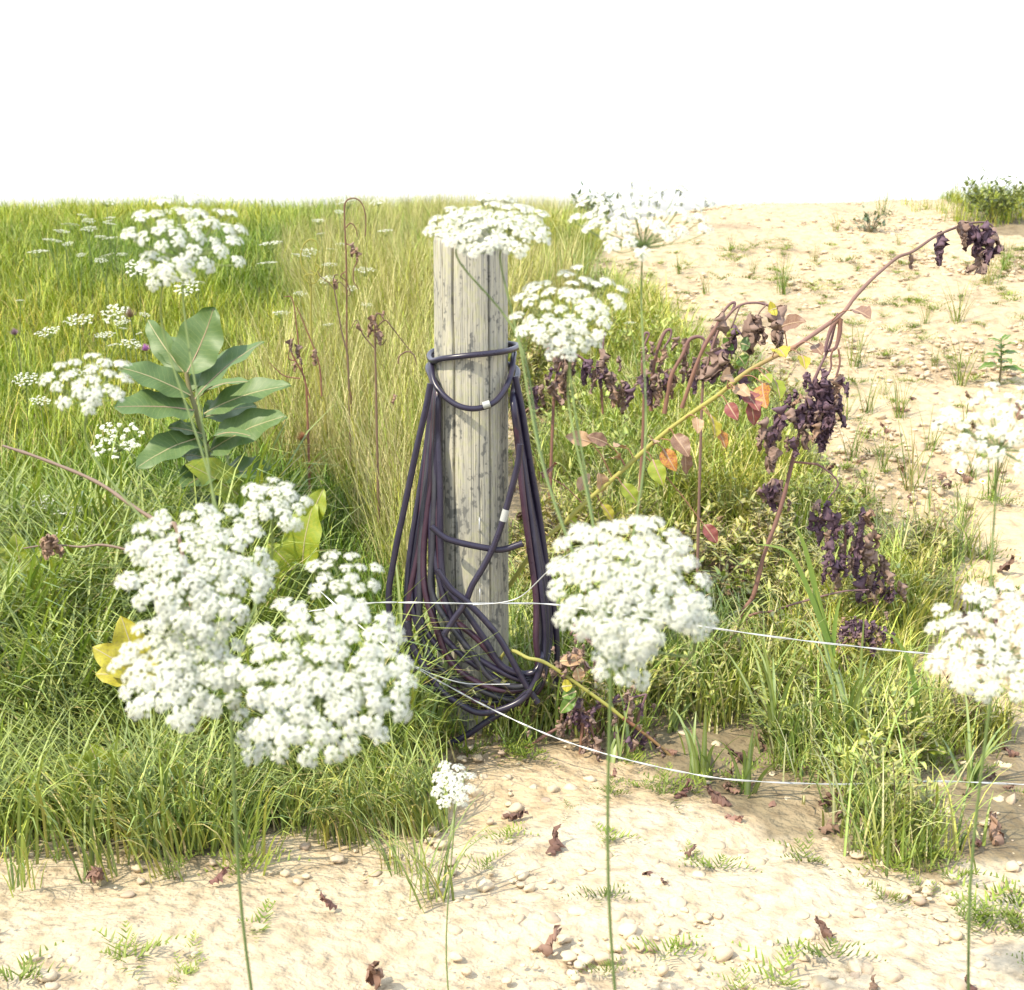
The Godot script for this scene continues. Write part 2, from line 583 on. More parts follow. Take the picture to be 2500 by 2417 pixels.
		for q in sprinkle(2600, -1.2, 2.6, -6.5, -1.5, func(x, z): return (z < path_edge(x) or rng.randf() < 0.3) and (x > -0.2 or z > path_edge(x)) and (within(lush_zone, x, z, 1.0) or rng.randf() < 0.14)):
			var s := rng.randf_range(0.5, 1.2)
			a.append(Transform3D(Basis(Vector3.UP, rng.randf() * TAU).scaled(Vector3.ONE * s), on_land(q.x, q.y)))
			b2.append(Color(1, 1, 1).lerp(Color(1.2, 1.05, 1.3), rng.randf()) * rng.randf_range(0.6, 1.2))
		scatter(weeds, "weed_sprigs", sh.mesh(), M.grass, a, b2)
	# small-leaved weeds, green to bronze
	var leafy := stuff("leafy_weeds", "small-leaved green and bronze weeds tangled right of the wooden post", "weeds")
	for k in 3:
		var r := RandomNumberGenerator.new()
		r.seed = 540 + k
		var sh := Shape.new()
		for b in 5:
			var az := r.randf() * TAU
			var tip := Vector3(cos(az) * 0.05, r.randf_range(0.06, 0.15), sin(az) * 0.05)
			tube(sh, smooth([Vector3(0, -0.01, 0), tip * Vector3(0.3, 0.6, 0.3), tip], 3), 0.0013, 0.0008, 4, Color(0.2, 0.16, 0.08))
			for q in 8:
				var f := r.randf_range(0.35, 1.0)
				var az2 := r.randf() * TAU
				var p := Vector3(tip.x * f * f, tip.y * f, tip.z * f * f)
				blade(sh, p, Vector3(cos(az2), 0, sin(az2)), r.randf_range(0.016, 0.034), r.randf_range(0.009, 0.017), r.randf_range(0.7, 1.5), 0.7, g1.lerp(g2, r.randf()) * r.randf_range(0.8, 1.4), g4, 3, 0.3)
		var a := []
		var b2 := []
		for q in sprinkle(620, -0.2, 2.2, -5.2, -2.2, func(x, z): return z < path_edge(x) - 0.03 and within(lush_zone, x, z, 0.7)):
			var turn := clampf(0.35 + 1.4 * patch.get_noise_2d(q.x * 22.0 + 11.0, q.y * 22.0), 0, 1)
			a.append(Transform3D(Basis(Vector3.UP, rng.randf() * TAU).scaled(Vector3.ONE * rng.randf_range(0.5, 1.1)), on_land(q.x, q.y)))
			b2.append(Color(1, 1, 1).lerp(Color(1.05, 0.8, 1.3), turn) * rng.randf_range(0.8, 1.35))
		scatter(leafy, "weed_sprigs", sh.mesh(), M.grass, a, b2)
	# fringe along the crest on the right
	var far := stuff("crest_grass", "bright green weeds along the top of the sandy bank", "grass")
	for k in 2:
		var m := tuft(600 + k, 18, 0.06, 0.17, 0.005, 0.3, 1.6, 0.03, [g2, g4, g1])
		var a := []
		var b := []
		for q in sprinkle(900, 1.4, 3.6, -8.2, -5.2, func(x, z): return within(crest_zone, x, z, 1.2) and rng.randf() < smoothstep(1.7, 2.5, x)):
			a.append(Transform3D(Basis(Vector3.UP, rng.randf() * TAU).scaled(Vector3.ONE * rng.randf_range(0.5, 1.0)), on_land(q.x, q.y)))
			b.append(Color(1.1, 1.1, 0.9) * rng.randf_range(0.75, 1.25))
		scatter(far, "grass_tufts", m, M.grass, a, b)


func loose_stuff() -> void:
	var clods := stuff("sand_clods", "pale crumbly clods of dry sandy earth on the bare bank", "clods")
	for k in 5:
		var a := []
		var b := []
		for q in sprinkle(17000, -2.2, 4.2, -8.3, -1.3, func(x, z): return (z > path_edge(x) - 0.04 or x > -0.1) and not within(crest_zone, x, z) and (not within(lush_zone, x, z, 0.2) or rng.randf() < 0.3)):
			var rich := clampf(0.55 + 1.5 * patch.get_noise_2d(q.x * 15.0 + 3.0, q.y * 15.0), 0.08, 1.0)
			if rng.randf() > rich: continue
			var s := 0.005 + 0.026 * pow(rng.randf(), 3.2)
			var tip := Basis(Vector3.UP, rng.randf() * TAU) * Basis(Vector3.RIGHT, rng.randfn(0, 0.3))
			a.append(Transform3D(tip.scaled(Vector3(s, s * rng.randf_range(0.6, 1.3), s)), on_land(q.x, q.y, -s * 0.06)))
			b.append(Color(0.54, 0.44, 0.30).lerp(Color(0.62, 0.51, 0.36), rng.randf()).lerp(Color(0.34, 0.25, 0.19), 0.8 * pow(rng.randf(), 5.0)))
		scatter(clods, "clod_scatter", stone_mesh(10 + k, 0.55), M.clod, a, b)
	var litter := stuff("leaf_litter", "dry brown fallen leaves and bits around the post foot", "leaf litter")
	for k in 3:
		var a := []
		var b := []
		for q in sprinkle(1100, -1.2, 2.6, -4.6, -1.5, func(x, z): return (x > -0.2 or z > path_edge(x)) and (z < path_edge(x) or rng.randf() < 0.3) and (within(lush_zone, x, z, 0.3) or rng.randf() < 0.3) and rng.randf() < clampf(0.5 + 1.6 * patch.get_noise_2d(x * 18.0 + 9.0, z * 18.0), 0.05, 1.0)):
			var s := rng.randf_range(0.018, 0.055)
			var tip := Basis(Vector3.UP, rng.randf() * TAU) * Basis(Vector3.RIGHT, PI / 2 + rng.randfn(0, 0.3))
			a.append(Transform3D(tip.scaled(Vector3.ONE * s), on_land(q.x, q.y, -0.012)))
			b.append(Color(1, 1, 1).lerp(Color(0.6, 0.45, 0.55), rng.randf()) * rng.randf_range(0.6, 1.2))
		scatter(litter, "leaf_scatter", wilted_mesh(70 + k), M.litter, a, b)


# ---------------------------------------------------------------- post, hose, wires
func build_post() -> void:
	var at := Vector3(-0.078, land(-0.078, -2.72), -2.72)
	var post := thing("fence_post", "weathered round grey wooden post with long vertical drying cracks", "post", at)
	var w := 512
	var h := 1024
	var im := Image.create(w, h, false, Image.FORMAT_RGB8)
	var n := FastNoiseLite.new()
	n.seed = 5; n.frequency = 0.01; n.fractal_octaves = 5
	var pale := lin(0.44, 0.415, 0.325)
	var grey := lin(0.30, 0.29, 0.25)
	var dark := lin(0.10, 0.095, 0.08)
	for y in h:
		for x in w:
			var streak := n.get_noise_2d(x * 9.0, y * 0.45)
			var fine := n.get_noise_2d(x * 30.0 + 200.0, y * 1.1 + 77.0)
			var blot := n.get_noise_2d(x * 1.3 + 900.0, y * 0.7)
			var c := pale.lerp(grey, clampf(0.35 + 1.3 * streak + 0.7 * blot, 0, 1))
			c = c.lerp(dark, clampf((fine - 0.22) * 2.2, 0, 0.75))
			var lichen := n.get_noise_2d(x * 6.0 + 50.0, y * 6.0 + 3000.0) + 0.9 * blot
			c = c.lerp(lin(0.12, 0.12, 0.11), clampf((lichen - 0.30) * 3.0, 0, 0.75))
			c = c.lerp(lin(0.40, 0.40, 0.22), clampf((-lichen - 0.3) * 2.0, 0, 0.35))
			im.set_pixel(x, y, c)
	var m := mat(Color.WHITE, 0.88)
	m.albedo_texture = ImageTexture.create_from_image(im)
	# cracks: angle from the side that faces the path (degrees), half width (degrees), depth (m), from, to (height share)
	var cracks := [[-27.0, 2.2, 0.016, 0.0, 1.0], [31.0, 1.9, 0.013, 0.35, 1.0], [-48.0, 1.0, 0.004, 0.5, 1.0], [14.0, 0.9, 0.004, 0.3, 0.8], [48.0, 1.1, 0.005, 0.0, 0.9], [2.0, 0.8, 0.003, 0.5, 0.85], [62.0, 1.2, 0.006, 0.2, 1.0], [-66.0, 1.2, 0.006, 0.0, 0.8], [22.0, 0.8, 0.003, 0.0, 0.35], [-12.0, 0.8, 0.003, 0.05, 0.4], [100.0, 1.6, 0.01, 0.0, 1.0], [160.0, 1.6, 0.01, 0.0, 1.0], [-130.0, 1.6, 0.01, 0.1, 1.0]]
	var sh := Shape.new()
	var rows := 90
	var cols := 480
	var tall := 0.955
	for a in rows:
		var f := float(a) / (rows - 1)
		for b in cols:
			var deg := 360.0 * b / cols - 180.0
			var r := 0.0715 - 0.002 * f
			var th := deg_to_rad(deg)
			r += 0.0022 * n.get_noise_2d(cos(th) * 60.0, sin(th) * 60.0) + 0.0007 * n.get_noise_2d(b * 22.0, f * 90.0)
			for k in cracks:
				if f < k[3] or f > k[4]: continue
				var off: float = absf(deg - k[0] - 2.2 * n.get_noise_2d(f * 260.0, k[0] * 10.0))
				var taper := minf(minf((f - k[3]) * 12.0 + (1.0 if k[3] == 0.0 else 0.0), (k[4] - f) * 12.0 + (1.0 if k[4] == 1.0 else 0.0)), 1.0)
				if off < k[1]:
					r -= k[2] * (1.0 - off / k[1]) * taper * (0.7 + 0.5 * n.get_noise_2d(f * 500.0, k[0]))
			var kd := Vector2((deg + 1.0) * 0.00125, (f - 0.195) * tall * 1.0).length()
			if kd < 0.016: r += 0.0035 * (0.5 + 0.5 * cos(kd / 0.016 * TAU * 1.5)) * (1.0 - kd / 0.016)
			if a == rows - 1: r -= 0.004
			sh.add(Vector3(sin(th) * r, -0.25 + f * (tall + 0.25) if a < rows - 1 else tall, cos(th) * r), Vector3.UP, Color.WHITE, Vector2(float(b) / cols, 1.0 - f))
	sh.grid(0, rows, cols, true)
	var cen := sh.add(Vector3(0, tall + 0.001, 0), Vector3.UP, Color.WHITE, Vector2(0.3, 0.3))
	for b in cols: sh.tri(cen, (rows - 1) * cols + b, (rows - 1) * cols + (b + 1) % cols)
	sh.soft_normals(0)
	part("shaft", sh.mesh(), m, post)
	for y in [0.27, 0.41]:
		var s := Shape.new()
		tube(s, smooth([Vector3(0.016, y + 0.012, 0.066), Vector3(0.016, y + 0.012, 0.078), Vector3(0.016, y, 0.081), Vector3(0.016, y - 0.012, 0.078), Vector3(0.016, y - 0.012, 0.066)], 4), 0.0017, 0.0017, 7)
		part("staple", s.mesh(), M.wire, post)


func build_hose() -> void:
	var at := Vector3(-0.078, 0.1, -2.64)
	var coil := thing("hose_coil", "coil of black plastic hose hung round the weathered wooden post", "hose", at)
	var r := 0.0062
	# each turn runs down the left side, sweeps across the post foot and climbs the right side to pass behind the post
	for k in 11:
		var f := k / 10.0
		var j := rng.randf_range(-4, 4)
		var pts := []
		var a: Array = [Vector3(-0.151, 0.712, -2.660), Vector3(-0.160, 0.625, -2.660), Vector3(-0.174, 0.514, -2.660), Vector3(-0.193, 0.390, -2.660), Vector3(-0.207, 0.296, -2.660), Vector3(-0.202, 0.211, -2.660), Vector3(-0.162, 0.136, -2.660), Vector3(-0.082, 0.088, -2.660), Vector3(-0.005, 0.082, -2.660), Vector3(0.051, 0.120, -2.660), Vector3(0.074, 0.201, -2.660), Vector3(0.071, 0.296, -2.660), Vector3(0.054, 0.400, -2.660), Vector3(0.036, 0.503, -2.660), Vector3(0.020, 0.605, -2.660), Vector3(0.004, 0.699, -2.660)]
		var b: Array = [Vector3(-0.140, 0.708, -2.630), Vector3(-0.141, 0.620, -2.630), Vector3(-0.140, 0.520, -2.630), Vector3(-0.137, 0.418, -2.630), Vector3(-0.128, 0.346, -2.630), Vector3(-0.104, 0.294, -2.630), Vector3(-0.060, 0.237, -2.630), Vector3(-0.020, 0.189, -2.630), Vector3(0.020, 0.163, -2.630), Vector3(0.049, 0.179, -2.630), Vector3(0.058, 0.231, -2.630), Vector3(0.054, 0.315, -2.630), Vector3(0.040, 0.408, -2.630), Vector3(0.026, 0.510, -2.630), Vector3(0.014, 0.600, -2.630), Vector3(0.002, 0.689, -2.630)]
		for q in a.size():
			var p: Vector3 = (a[q] as Vector3).lerp(b[q], clampf(f + 0.07 * sin(q * 1.9 + k * 2.3), -0.05, 1.05))
			var mid := sin(PI * q / 15.0)
			p.z += 0.012 * ((k * 5) % 9) / 9.0 * mid + 0.016 * mid - 0.04 * (1.0 - mid)
			if q > 9: p += Vector3(0.0022 * ((k * 4) % 9) - 0.014, 0, -0.006 * ((k * 7) % 9)) * mid
			p.x += 0.0012 * j * mid
			pts.append(p)
		pts.append(Vector3(0.006, pts[15].y + 0.035, -2.79 - 0.003 * k))
		pts.append(Vector3(-0.078, pts[15].y + 0.05, -2.81 - 0.004 * (k % 4)))
		pts.append(Vector3(-0.16, pts[0].y + 0.03, -2.785 - 0.003 * k))
		var sh := Shape.new()
		tube(sh, smooth(shifted(pts, at), 7, true), r, r, 12, Color.WHITE, null, true)
		part("turn", sh.mesh(), [M.hose, M.hose_wine, M.hose, M.hose_grey][k % 4], coil)
	# the wrap that grips the post, a flat turn and a sagging turn
	var wraps := [[Vector3(-0.153, 0.759, -2.700), Vector3(-0.127, 0.768, -2.655), Vector3(-0.073, 0.776, -2.638), Vector3(-0.024, 0.780, -2.650), Vector3(0.004, 0.781, -2.700), Vector3(0.005, 0.783, -2.760), Vector3(-0.077, 0.783, -2.810), Vector3(-0.153, 0.769, -2.770)], [Vector3(-0.153, 0.749, -2.700), Vector3(-0.143, 0.716, -2.660), Vector3(-0.109, 0.686, -2.636), Vector3(-0.070, 0.677, -2.628), Vector3(-0.031, 0.689, -2.640), Vector3(-0.006, 0.723, -2.670), Vector3(0.002, 0.758, -2.710), Vector3(-0.004, 0.773, -2.770), Vector3(-0.078, 0.773, -2.815), Vector3(-0.151, 0.761, -2.770)]]
	for w in wraps:
		var sh := Shape.new()
		tube(sh, smooth(shifted(w, at), 8, true), 0.0056, 0.0056, 12, Color.WHITE, null, true)
		part("wrap", sh.mesh(), M.hose, coil)
	var ends := [[Vector3(0.015, 0.615, -2.600), Vector3(0.010, 0.573, -2.600), Vector3(-0.014, 0.481, -2.600), Vector3(-0.032, 0.426, -2.600), Vector3(-0.054, 0.380, -2.600), Vector3(-0.075, 0.344, -2.600), Vector3(-0.089, 0.308, -2.600), Vector3(-0.107, 0.282, -2.600), Vector3(-0.130, 0.246, -2.600)],
		[Vector3(-0.152, 0.456, -2.610), Vector3(-0.128, 0.435, -2.610), Vector3(-0.101, 0.425, -2.610), Vector3(-0.049, 0.414, -2.610), Vector3(-0.018, 0.411, -2.610), Vector3(0.020, 0.423, -2.610)],
		[Vector3(-0.140, 0.377, -2.590), Vector3(-0.116, 0.341, -2.590), Vector3(-0.087, 0.316, -2.590), Vector3(-0.048, 0.274, -2.590), Vector3(-0.020, 0.236, -2.590), Vector3(0.020, 0.161, -2.590), Vector3(0.050, 0.113, -2.590)],
		[Vector3(-0.199, 0.277, -2.585), Vector3(-0.189, 0.230, -2.585), Vector3(-0.164, 0.181, -2.585), Vector3(-0.135, 0.139, -2.585), Vector3(-0.100, 0.112, -2.585), Vector3(-0.055, 0.094, -2.585), Vector3(0.010, 0.115, -2.585), Vector3(0.042, 0.152, -2.585), Vector3(0.060, 0.202, -2.585)],
		[Vector3(-0.144, 0.021, -2.600), Vector3(-0.101, 0.035, -2.600), Vector3(-0.050, 0.070, -2.600), Vector3(0.005, 0.108, -2.600), Vector3(0.040, 0.144, -2.600)],
		[Vector3(-0.152, 0.722, -2.640), Vector3(-0.162, 0.673, -2.640), Vector3(-0.180, 0.598, -2.640), Vector3(-0.202, 0.497, -2.640), Vector3(-0.220, 0.416, -2.640), Vector3(-0.230, 0.364, -2.640), Vector3(-0.237, 0.317, -2.640), Vector3(-0.234, 0.249, -2.640), Vector3(-0.218, 0.186, -2.640)],
		[Vector3(0.006, 0.731, -2.680), Vector3(0.020, 0.662, -2.680), Vector3(0.034, 0.571, -2.680), Vector3(0.050, 0.479, -2.680), Vector3(0.067, 0.364, -2.680), Vector3(0.084, 0.258, -2.680), Vector3(0.089, 0.162, -2.680), Vector3(0.079, 0.080, -2.680)]]
	for e in ends:
		var sh := Shape.new()
		tube(sh, smooth(shifted(e, at), 8), r, r, 12)
		part("loose_length", sh.mesh(), M.hose, coil)
	for q in [[Vector3(-0.054, 0.683, -2.626), Vector3(-0.041, 0.687, -2.626)], [Vector3(-0.011, 0.491, -2.599), Vector3(-0.017, 0.469, -2.599)]]:
		var sh := Shape.new()
		tube(sh, shifted(q, at), 0.0068, 0.0068, 12)
		part("pale_band", sh.mesh(), M.pale_grey, coil)  # short pale grey band around the hose


func build_wires() -> void:
	var spec := [
		["fence_wire", "twisted bright galvanised wire stretched across the hose coil at mid height", [
			[Vector3(-0.430, 0.264, -2.680), Vector3(-0.280, 0.302, -2.620), Vector3(-0.196, 0.320, -2.565), Vector3(-0.078, 0.321, -2.555), Vector3(0.059, 0.319, -2.560), Vector3(0.155, 0.315, -2.530), Vector3(0.305, 0.303, -2.490), Vector3(0.487, 0.290, -2.440), Vector3(0.664, 0.281, -2.400), Vector3(0.750, 0.279, -2.380), Vector3(0.882, 0.280, -2.340), Vector3(1.028, 0.283, -2.280)],
			[Vector3(-0.073, 0.320, -2.550), Vector3(-0.019, 0.326, -2.545), Vector3(0.019, 0.341, -2.540), Vector3(0.062, 0.389, -2.520), Vector3(0.090, 0.421, -2.500), Vector3(0.120, 0.445, -2.480)]]],
		["fence_wire", "thin galvanised wire sagging low past the foot of the wooden post", [
			[Vector3(-0.398, 0.303, -2.750), Vector3(-0.302, 0.250, -2.660), Vector3(-0.193, 0.202, -2.560), Vector3(-0.103, 0.151, -2.550), Vector3(-0.033, 0.116, -2.540), Vector3(0.043, 0.094, -2.500), Vector3(0.113, 0.077, -2.470), Vector3(0.201, 0.065, -2.430), Vector3(0.304, 0.052, -2.400), Vector3(0.400, 0.049, -2.370), Vector3(0.569, 0.054, -2.340), Vector3(0.727, 0.068, -2.320), Vector3(0.880, 0.075, -2.290), Vector3(1.033, 0.083, -2.250)],
			[Vector3(-0.187, 0.201, -2.555), Vector3(-0.147, 0.184, -2.548), Vector3(-0.094, 0.169, -2.545), Vector3(-0.049, 0.168, -2.540), Vector3(-0.004, 0.170, -2.535)]]]]
	for s in spec:
		var line: Array = smooth(s[2][0], 14)
		var wire := thing(s[0], s[1], "wire", s[2][0][3])
		for tw in 2:
			var pts := []
			for k in line.size():
				var ph := k * 0.42 + PI * tw
				pts.append(line[k] + Vector3(0, cos(ph), sin(ph)) * 0.0009)
			var sh := Shape.new()
			tube(sh, shifted(pts, wire.position), 0.0009, 0.0009, 7)
			part("strand", sh.mesh(), M.wire, wire)
		stem_part("loose_end", wire, s[2][1], 0.0011, 0.001, M.wire, Color.WHITE, null, 7, 0.0, 8)


# ---------------------------------------------------------------- milkweed
func build_milkweed() -> void:
	var base: Vector3 = ([Vector3(-0.675, 0.154, -3.324)])[0]
	var plant := thing("milkweed", "tall milkweed with broad smooth green leaves growing in the meadow", "plant", base)
	var d := -base.z
	var green := Color(0.16, 0.22, 0.07)
	var line: Array = [Vector3(-0.786, 0.649, -3.420), Vector3(-0.783, 0.621, -3.420), Vector3(-0.777, 0.593, -3.420), Vector3(-0.767, 0.557, -3.420), Vector3(-0.761, 0.525, -3.420), Vector3(-0.749, 0.480, -3.420), Vector3(-0.734, 0.422, -3.420), Vector3(-0.719, 0.343, -3.420), Vector3(-0.705, 0.251, -3.420)]
	line.append(base)
	var sh_line := []
	for p in line: sh_line.append(p)
	stem_part("stem", plant, sh_line, 0.005, 0.0085, M.stem, Color(0.24, 0.20, 0.10), green, 10, 0.05)
	# base, tip, width, way the face looks, material, arch
	var pale: Material = M.milk
	var dark: Material = M.milk
	var mid: Material = M.milk
	var L := [
		[[Vector3(-0.786, 0.645, -3.420), Vector3(-0.716, 0.804, -3.440)], 0.102, Vector3(-0.25, 0.25, 1), mid, -0.05, 0.7],
		[[Vector3(-0.796, 0.647, -3.440), Vector3(-0.898, 0.767, -3.520)], 0.052, Vector3(-0.6, 0.5, 0.6), pale, 0.05, 0.7],
		[[Vector3(-0.803, 0.655, -3.460), Vector3(-0.883, 0.729, -3.540)], 0.06, Vector3(0.3, 0.6, 0.7), mid, 0.04, 0.7],
		[[Vector3(-0.765, 0.585, -3.410), Vector3(-0.602, 0.718, -3.460)], 0.075, Vector3(-0.5, 0.75, 0.5), mid, 0.07, 0.7],
		[[Vector3(-0.776, 0.599, -3.440), Vector3(-0.687, 0.693, -3.540)], 0.07, Vector3(-0.4, 0.8, 0.5), dark, 0.04, 0.7],
		[[Vector3(-0.777, 0.593, -3.410), Vector3(-0.932, 0.667, -3.360)], 0.066, Vector3(0.1, 0.75, 0.65), mid, 0.07, 0.65],
		[[Vector3(-0.766, 0.559, -3.400), Vector3(-0.931, 0.581, -3.300)], 0.084, Vector3(0.0, 0.85, 0.6), pale, 0.03, 0.62],
		[[Vector3(-0.744, 0.549, -3.410), Vector3(-0.525, 0.626, -3.360)], 0.07, Vector3(-0.1, 0.8, 0.6), mid, 0.06, 0.7],
		[[Vector3(-0.749, 0.538, -3.420), Vector3(-0.633, 0.557, -3.500)], 0.085, Vector3(0, 0.9, 0.5), dark, 0.02, 0.7],
		[[Vector3(-0.750, 0.594, -3.400), Vector3(-0.612, 0.641, -3.300)], 0.03, Vector3(0, 0.9, 0.5), pale, 0.08, 0.7],
		[[Vector3(-0.749, 0.495, -3.400), Vector3(-0.883, 0.439, -3.280)], 0.075, Vector3(0.1, 0.8, 0.6), mid, 0.08, 0.7],
		[[Vector3(-0.735, 0.461, -3.400), Vector3(-0.532, 0.557, -3.320)], 0.085, Vector3(-0.3, 0.7, 0.7), mid, 0.05, 0.65],
		[[Vector3(-0.740, 0.477, -3.400), Vector3(-0.602, 0.518, -3.260)], 0.032, Vector3(0, 0.9, 0.5), pale, 0.1, 0.7],
		[[Vector3(-0.751, 0.498, -3.410), Vector3(-0.822, 0.524, -3.360)], 0.05, Vector3(0, 0.9, 0.5), dark, 0.04, 0.7],
		[[Vector3(-0.736, 0.436, -3.410), Vector3(-0.847, 0.464, -3.340)], 0.075, Vector3(0, 0.95, 0.4), dark, 0.05, 0.7],
		[[Vector3(-0.727, 0.404, -3.410), Vector3(-0.768, 0.396, -3.260)], 0.08, Vector3(0.1, 0.8, 0.6), mid, 0.05, 0.7],
		[[Vector3(-0.643, 0.336, -3.380), Vector3(-0.769, 0.447, -3.300)], 0.085, Vector3(0.2, 0.75, 0.65), M.lime, 0.05, 0.65],
		[[Vector3(-0.725, 0.391, -3.410), Vector3(-0.578, 0.420, -3.360)], 0.08, Vector3(0, 0.9, 0.5), dark, 0.05, 0.65],
		[[Vector3(-0.715, 0.354, -3.400), Vector3(-0.631, 0.297, -3.280)], 0.075, Vector3(0, 0.85, 0.6), dark, 0.05, 0.65],
		[[Vector3(-0.709, 0.328, -3.400), Vector3(-0.771, 0.335, -3.250)], 0.085, Vector3(0, 0.85, 0.6), pale, 0.06, 0.65]]
	for k in L.size():
		var e: Array = L[k]
		leaf_part(plant, e[0][0], e[0][1], e[1] * 1.2, e[2], e[3], k + 3, 0.82, e[5] * 0.85, e[4], 0.22, 0.06, M.rib_pink if k % 3 == 0 else M.rib)
	# broad yellow-green leaved young plants in the long grass
	var small := [
		["young_milkweed", "young milkweed with lime leaves rising behind the white flower heads", [570,1130], [Vector3(-0.463, 0.261, -3.050), Vector3(-0.431, 0.415, -3.050), Vector3(-0.486, 0.255, -3.050), Vector3(-0.540, 0.315, -3.050), Vector3(-0.446, 0.362, -3.050), Vector3(-0.412, 0.440, -3.050), Vector3(-0.491, 0.244, -3.050), Vector3(-0.567, 0.261, -3.050)], M.lime],
		["yellow_leaf_plant", "yellowing broad-leaved plant in the long grass beside the white flower heads", [250,1310], [Vector3(-0.673, 0.226, -2.430), Vector3(-0.750, 0.277, -2.430), Vector3(-0.667, 0.236, -2.430), Vector3(-0.695, 0.335, -2.430), Vector3(-0.673, 0.216, -2.430), Vector3(-0.748, 0.226, -2.430), Vector3(-0.666, 0.216, -2.430), Vector3(-0.635, 0.275, -2.430)], M.yellow],
		["lime_leaf_plant", "lime broad-leaved plant where the grass meets the bare front ground", [190,1525], [Vector3(-0.713, 0.050, -2.330), Vector3(-0.796, 0.108, -2.330), Vector3(-0.708, 0.059, -2.330), Vector3(-0.735, 0.137, -2.330), Vector3(-0.702, 0.059, -2.330), Vector3(-0.663, 0.127, -2.330), Vector3(-0.713, 0.045, -2.330), Vector3(-0.787, 0.045, -2.330)], M.lime],
		["lime_leaf_plant", "lime broad-leaved plant beside the bare reddish twig", [30,1110], [Vector3(-1.071, 0.263, -3.000), Vector3(-1.146, 0.316, -3.000), Vector3(-1.068, 0.269, -3.000), Vector3(-1.076, 0.351, -3.000), Vector3(-1.065, 0.263, -3.000), Vector3(-1.019, 0.316, -3.000)], M.lime],
		["yellow_leaf_plant", "small yellowing plant under the lowest white flower heads", [408,1420], [Vector3(-0.557, 0.071, -2.500), Vector3(-0.566, 0.136, -2.500), Vector3(-0.555, 0.074, -2.500), Vector3(-0.538, 0.121, -2.500), Vector3(-0.557, 0.069, -2.500), Vector3(-0.525, 0.090, -2.500)], M.yellow]]
	for s in small:
		var pts: Array = s[3]
		var foot := on_land(pts[0].x, pts[0].z)
		var t := thing(s[0], s[1], "plant", foot, "")
		for k in range(0, pts.size(), 2):
			stem_part("stem", t, [foot - Vector3(0, 0.01, 0), foot.lerp(pts[k], 0.6) + Vector3(0.004 * k, 0.01, 0), pts[k]], 0.0026, 0.0015, M.stem, Color(0.2, 0.24, 0.05), null, 6)
			leaf_part(t, pts[k], pts[k + 1], 0.62 * (pts[k + 1] - pts[k]).length(), Vector3(0.1 * k - 0.2, 0.7, 0.7), s[4], 40 + k, 0.8, 0.75, 0.08, 0.3, 0.05, M.rib)


# ---------------------------------------------------------------- white umbels
var umbellets := []
var far_umbels := []


func floret(sh: Shape, at: Vector3, n: Vector3, size: float, r: RandomNumberGenerator) -> void:
	var x := n.cross(Vector3(0.3, 0.1, 1)).normalized().rotated(n, r.randf() * TAU)
	var white := Color(0.72, 0.72, 0.66) * r.randf_range(0.93, 1.03)
	var mid := sh.add(at - n * size * 0.12, n, Color(0.70, 0.72, 0.52))
	for p in 5:
		var d := x.rotated(n, TAU * p / 5.0)
		var s := d.cross(n)
		var l := size * r.randf_range(0.45, 0.6)
		var lift := n * size * r.randf_range(0.0, 0.2)
		var a := sh.add(at + d * l * 0.6 + s * l * 0.34 + lift * 0.6, (n - d * 0.2).normalized(), white)
		var b := sh.add(at + d * l + lift * 0.5, (n + d * 0.3).normalized(), white)
		var c := sh.add(at + d * l * 0.6 - s * l * 0.34 + lift * 0.6, (n - d * 0.2).normalized(), white)
		sh.tri(mid, a, b); sh.tri(mid, b, c)


func make_umbellets() -> void:
	for k in 5:
		var r := RandomNumberGenerator.new()
		r.seed = 800 + k
		var sh := Shape.new()
		var nf := 18
		for f in nf:
			var rr := sqrt((f + 0.5) / nf)
			var az := f * 2.39996 + r.randf_range(-0.3, 0.3)
			var d := Vector3(cos(az) * rr, 0.62 - 0.22 * rr * rr + r.randf_range(-0.08, 0.08), sin(az) * rr)
			var p := Vector3(d.x, d.y - 0.5, d.z) * 0.0079
			var n := Vector3(d.x * 0.7, 1.0, d.z * 0.7).normalized()
			floret(sh, p, n, r.randf_range(0.0030, 0.0041) * (1.0 + 0.3 * rr), r)
			var foot := Vector3(0, -0.0085, 0)
			var q := sh.add(foot, n, Color(0.2, 0.27, 0.1))
			var s := Vector3(-sin(az), 0, cos(az)) * 0.00035
			sh.tri(q, sh.add(p - n * 0.0005 + s, n, Color(0.3, 0.36, 0.16)), sh.add(p - n * 0.0005 - s, n, Color(0.3, 0.36, 0.16)))
		umbellets.append(sh.mesh())
	# small umbels seen from farther off: one unit across, flat, facing +y
	for k in 5:
		var r := RandomNumberGenerator.new()
		r.seed = 850 + k
		var sh := Shape.new()
		var nu := 24
		for u in nu:
			var rr := 0.5 * sqrt((u + 0.5) / nu)
			var az := u * 2.39996 + r.randf_range(-0.2, 0.2)
			var c := Vector3(cos(az) * rr, 0.05 - 0.12 * rr + r.randf_range(-0.02, 0.02), sin(az) * rr)
			for f in 8:
				var o := Vector3(r.randfn(0, 0.032), r.randf_range(0, 0.02), r.randfn(0, 0.032))
				floret(sh, c + o, Vector3(o.x * 8.0, 1, o.z * 8.0).normalized(), 0.06, r)
			tube(sh, [Vector3(0, -0.34, 0), c * Vector3(0.6, 1, 0.6) - Vector3(0, 0.12, 0), c], 0.006, 0.004, 3, Color(0.2, 0.27, 0.08))
		far_umbels.append(sh.mesh())


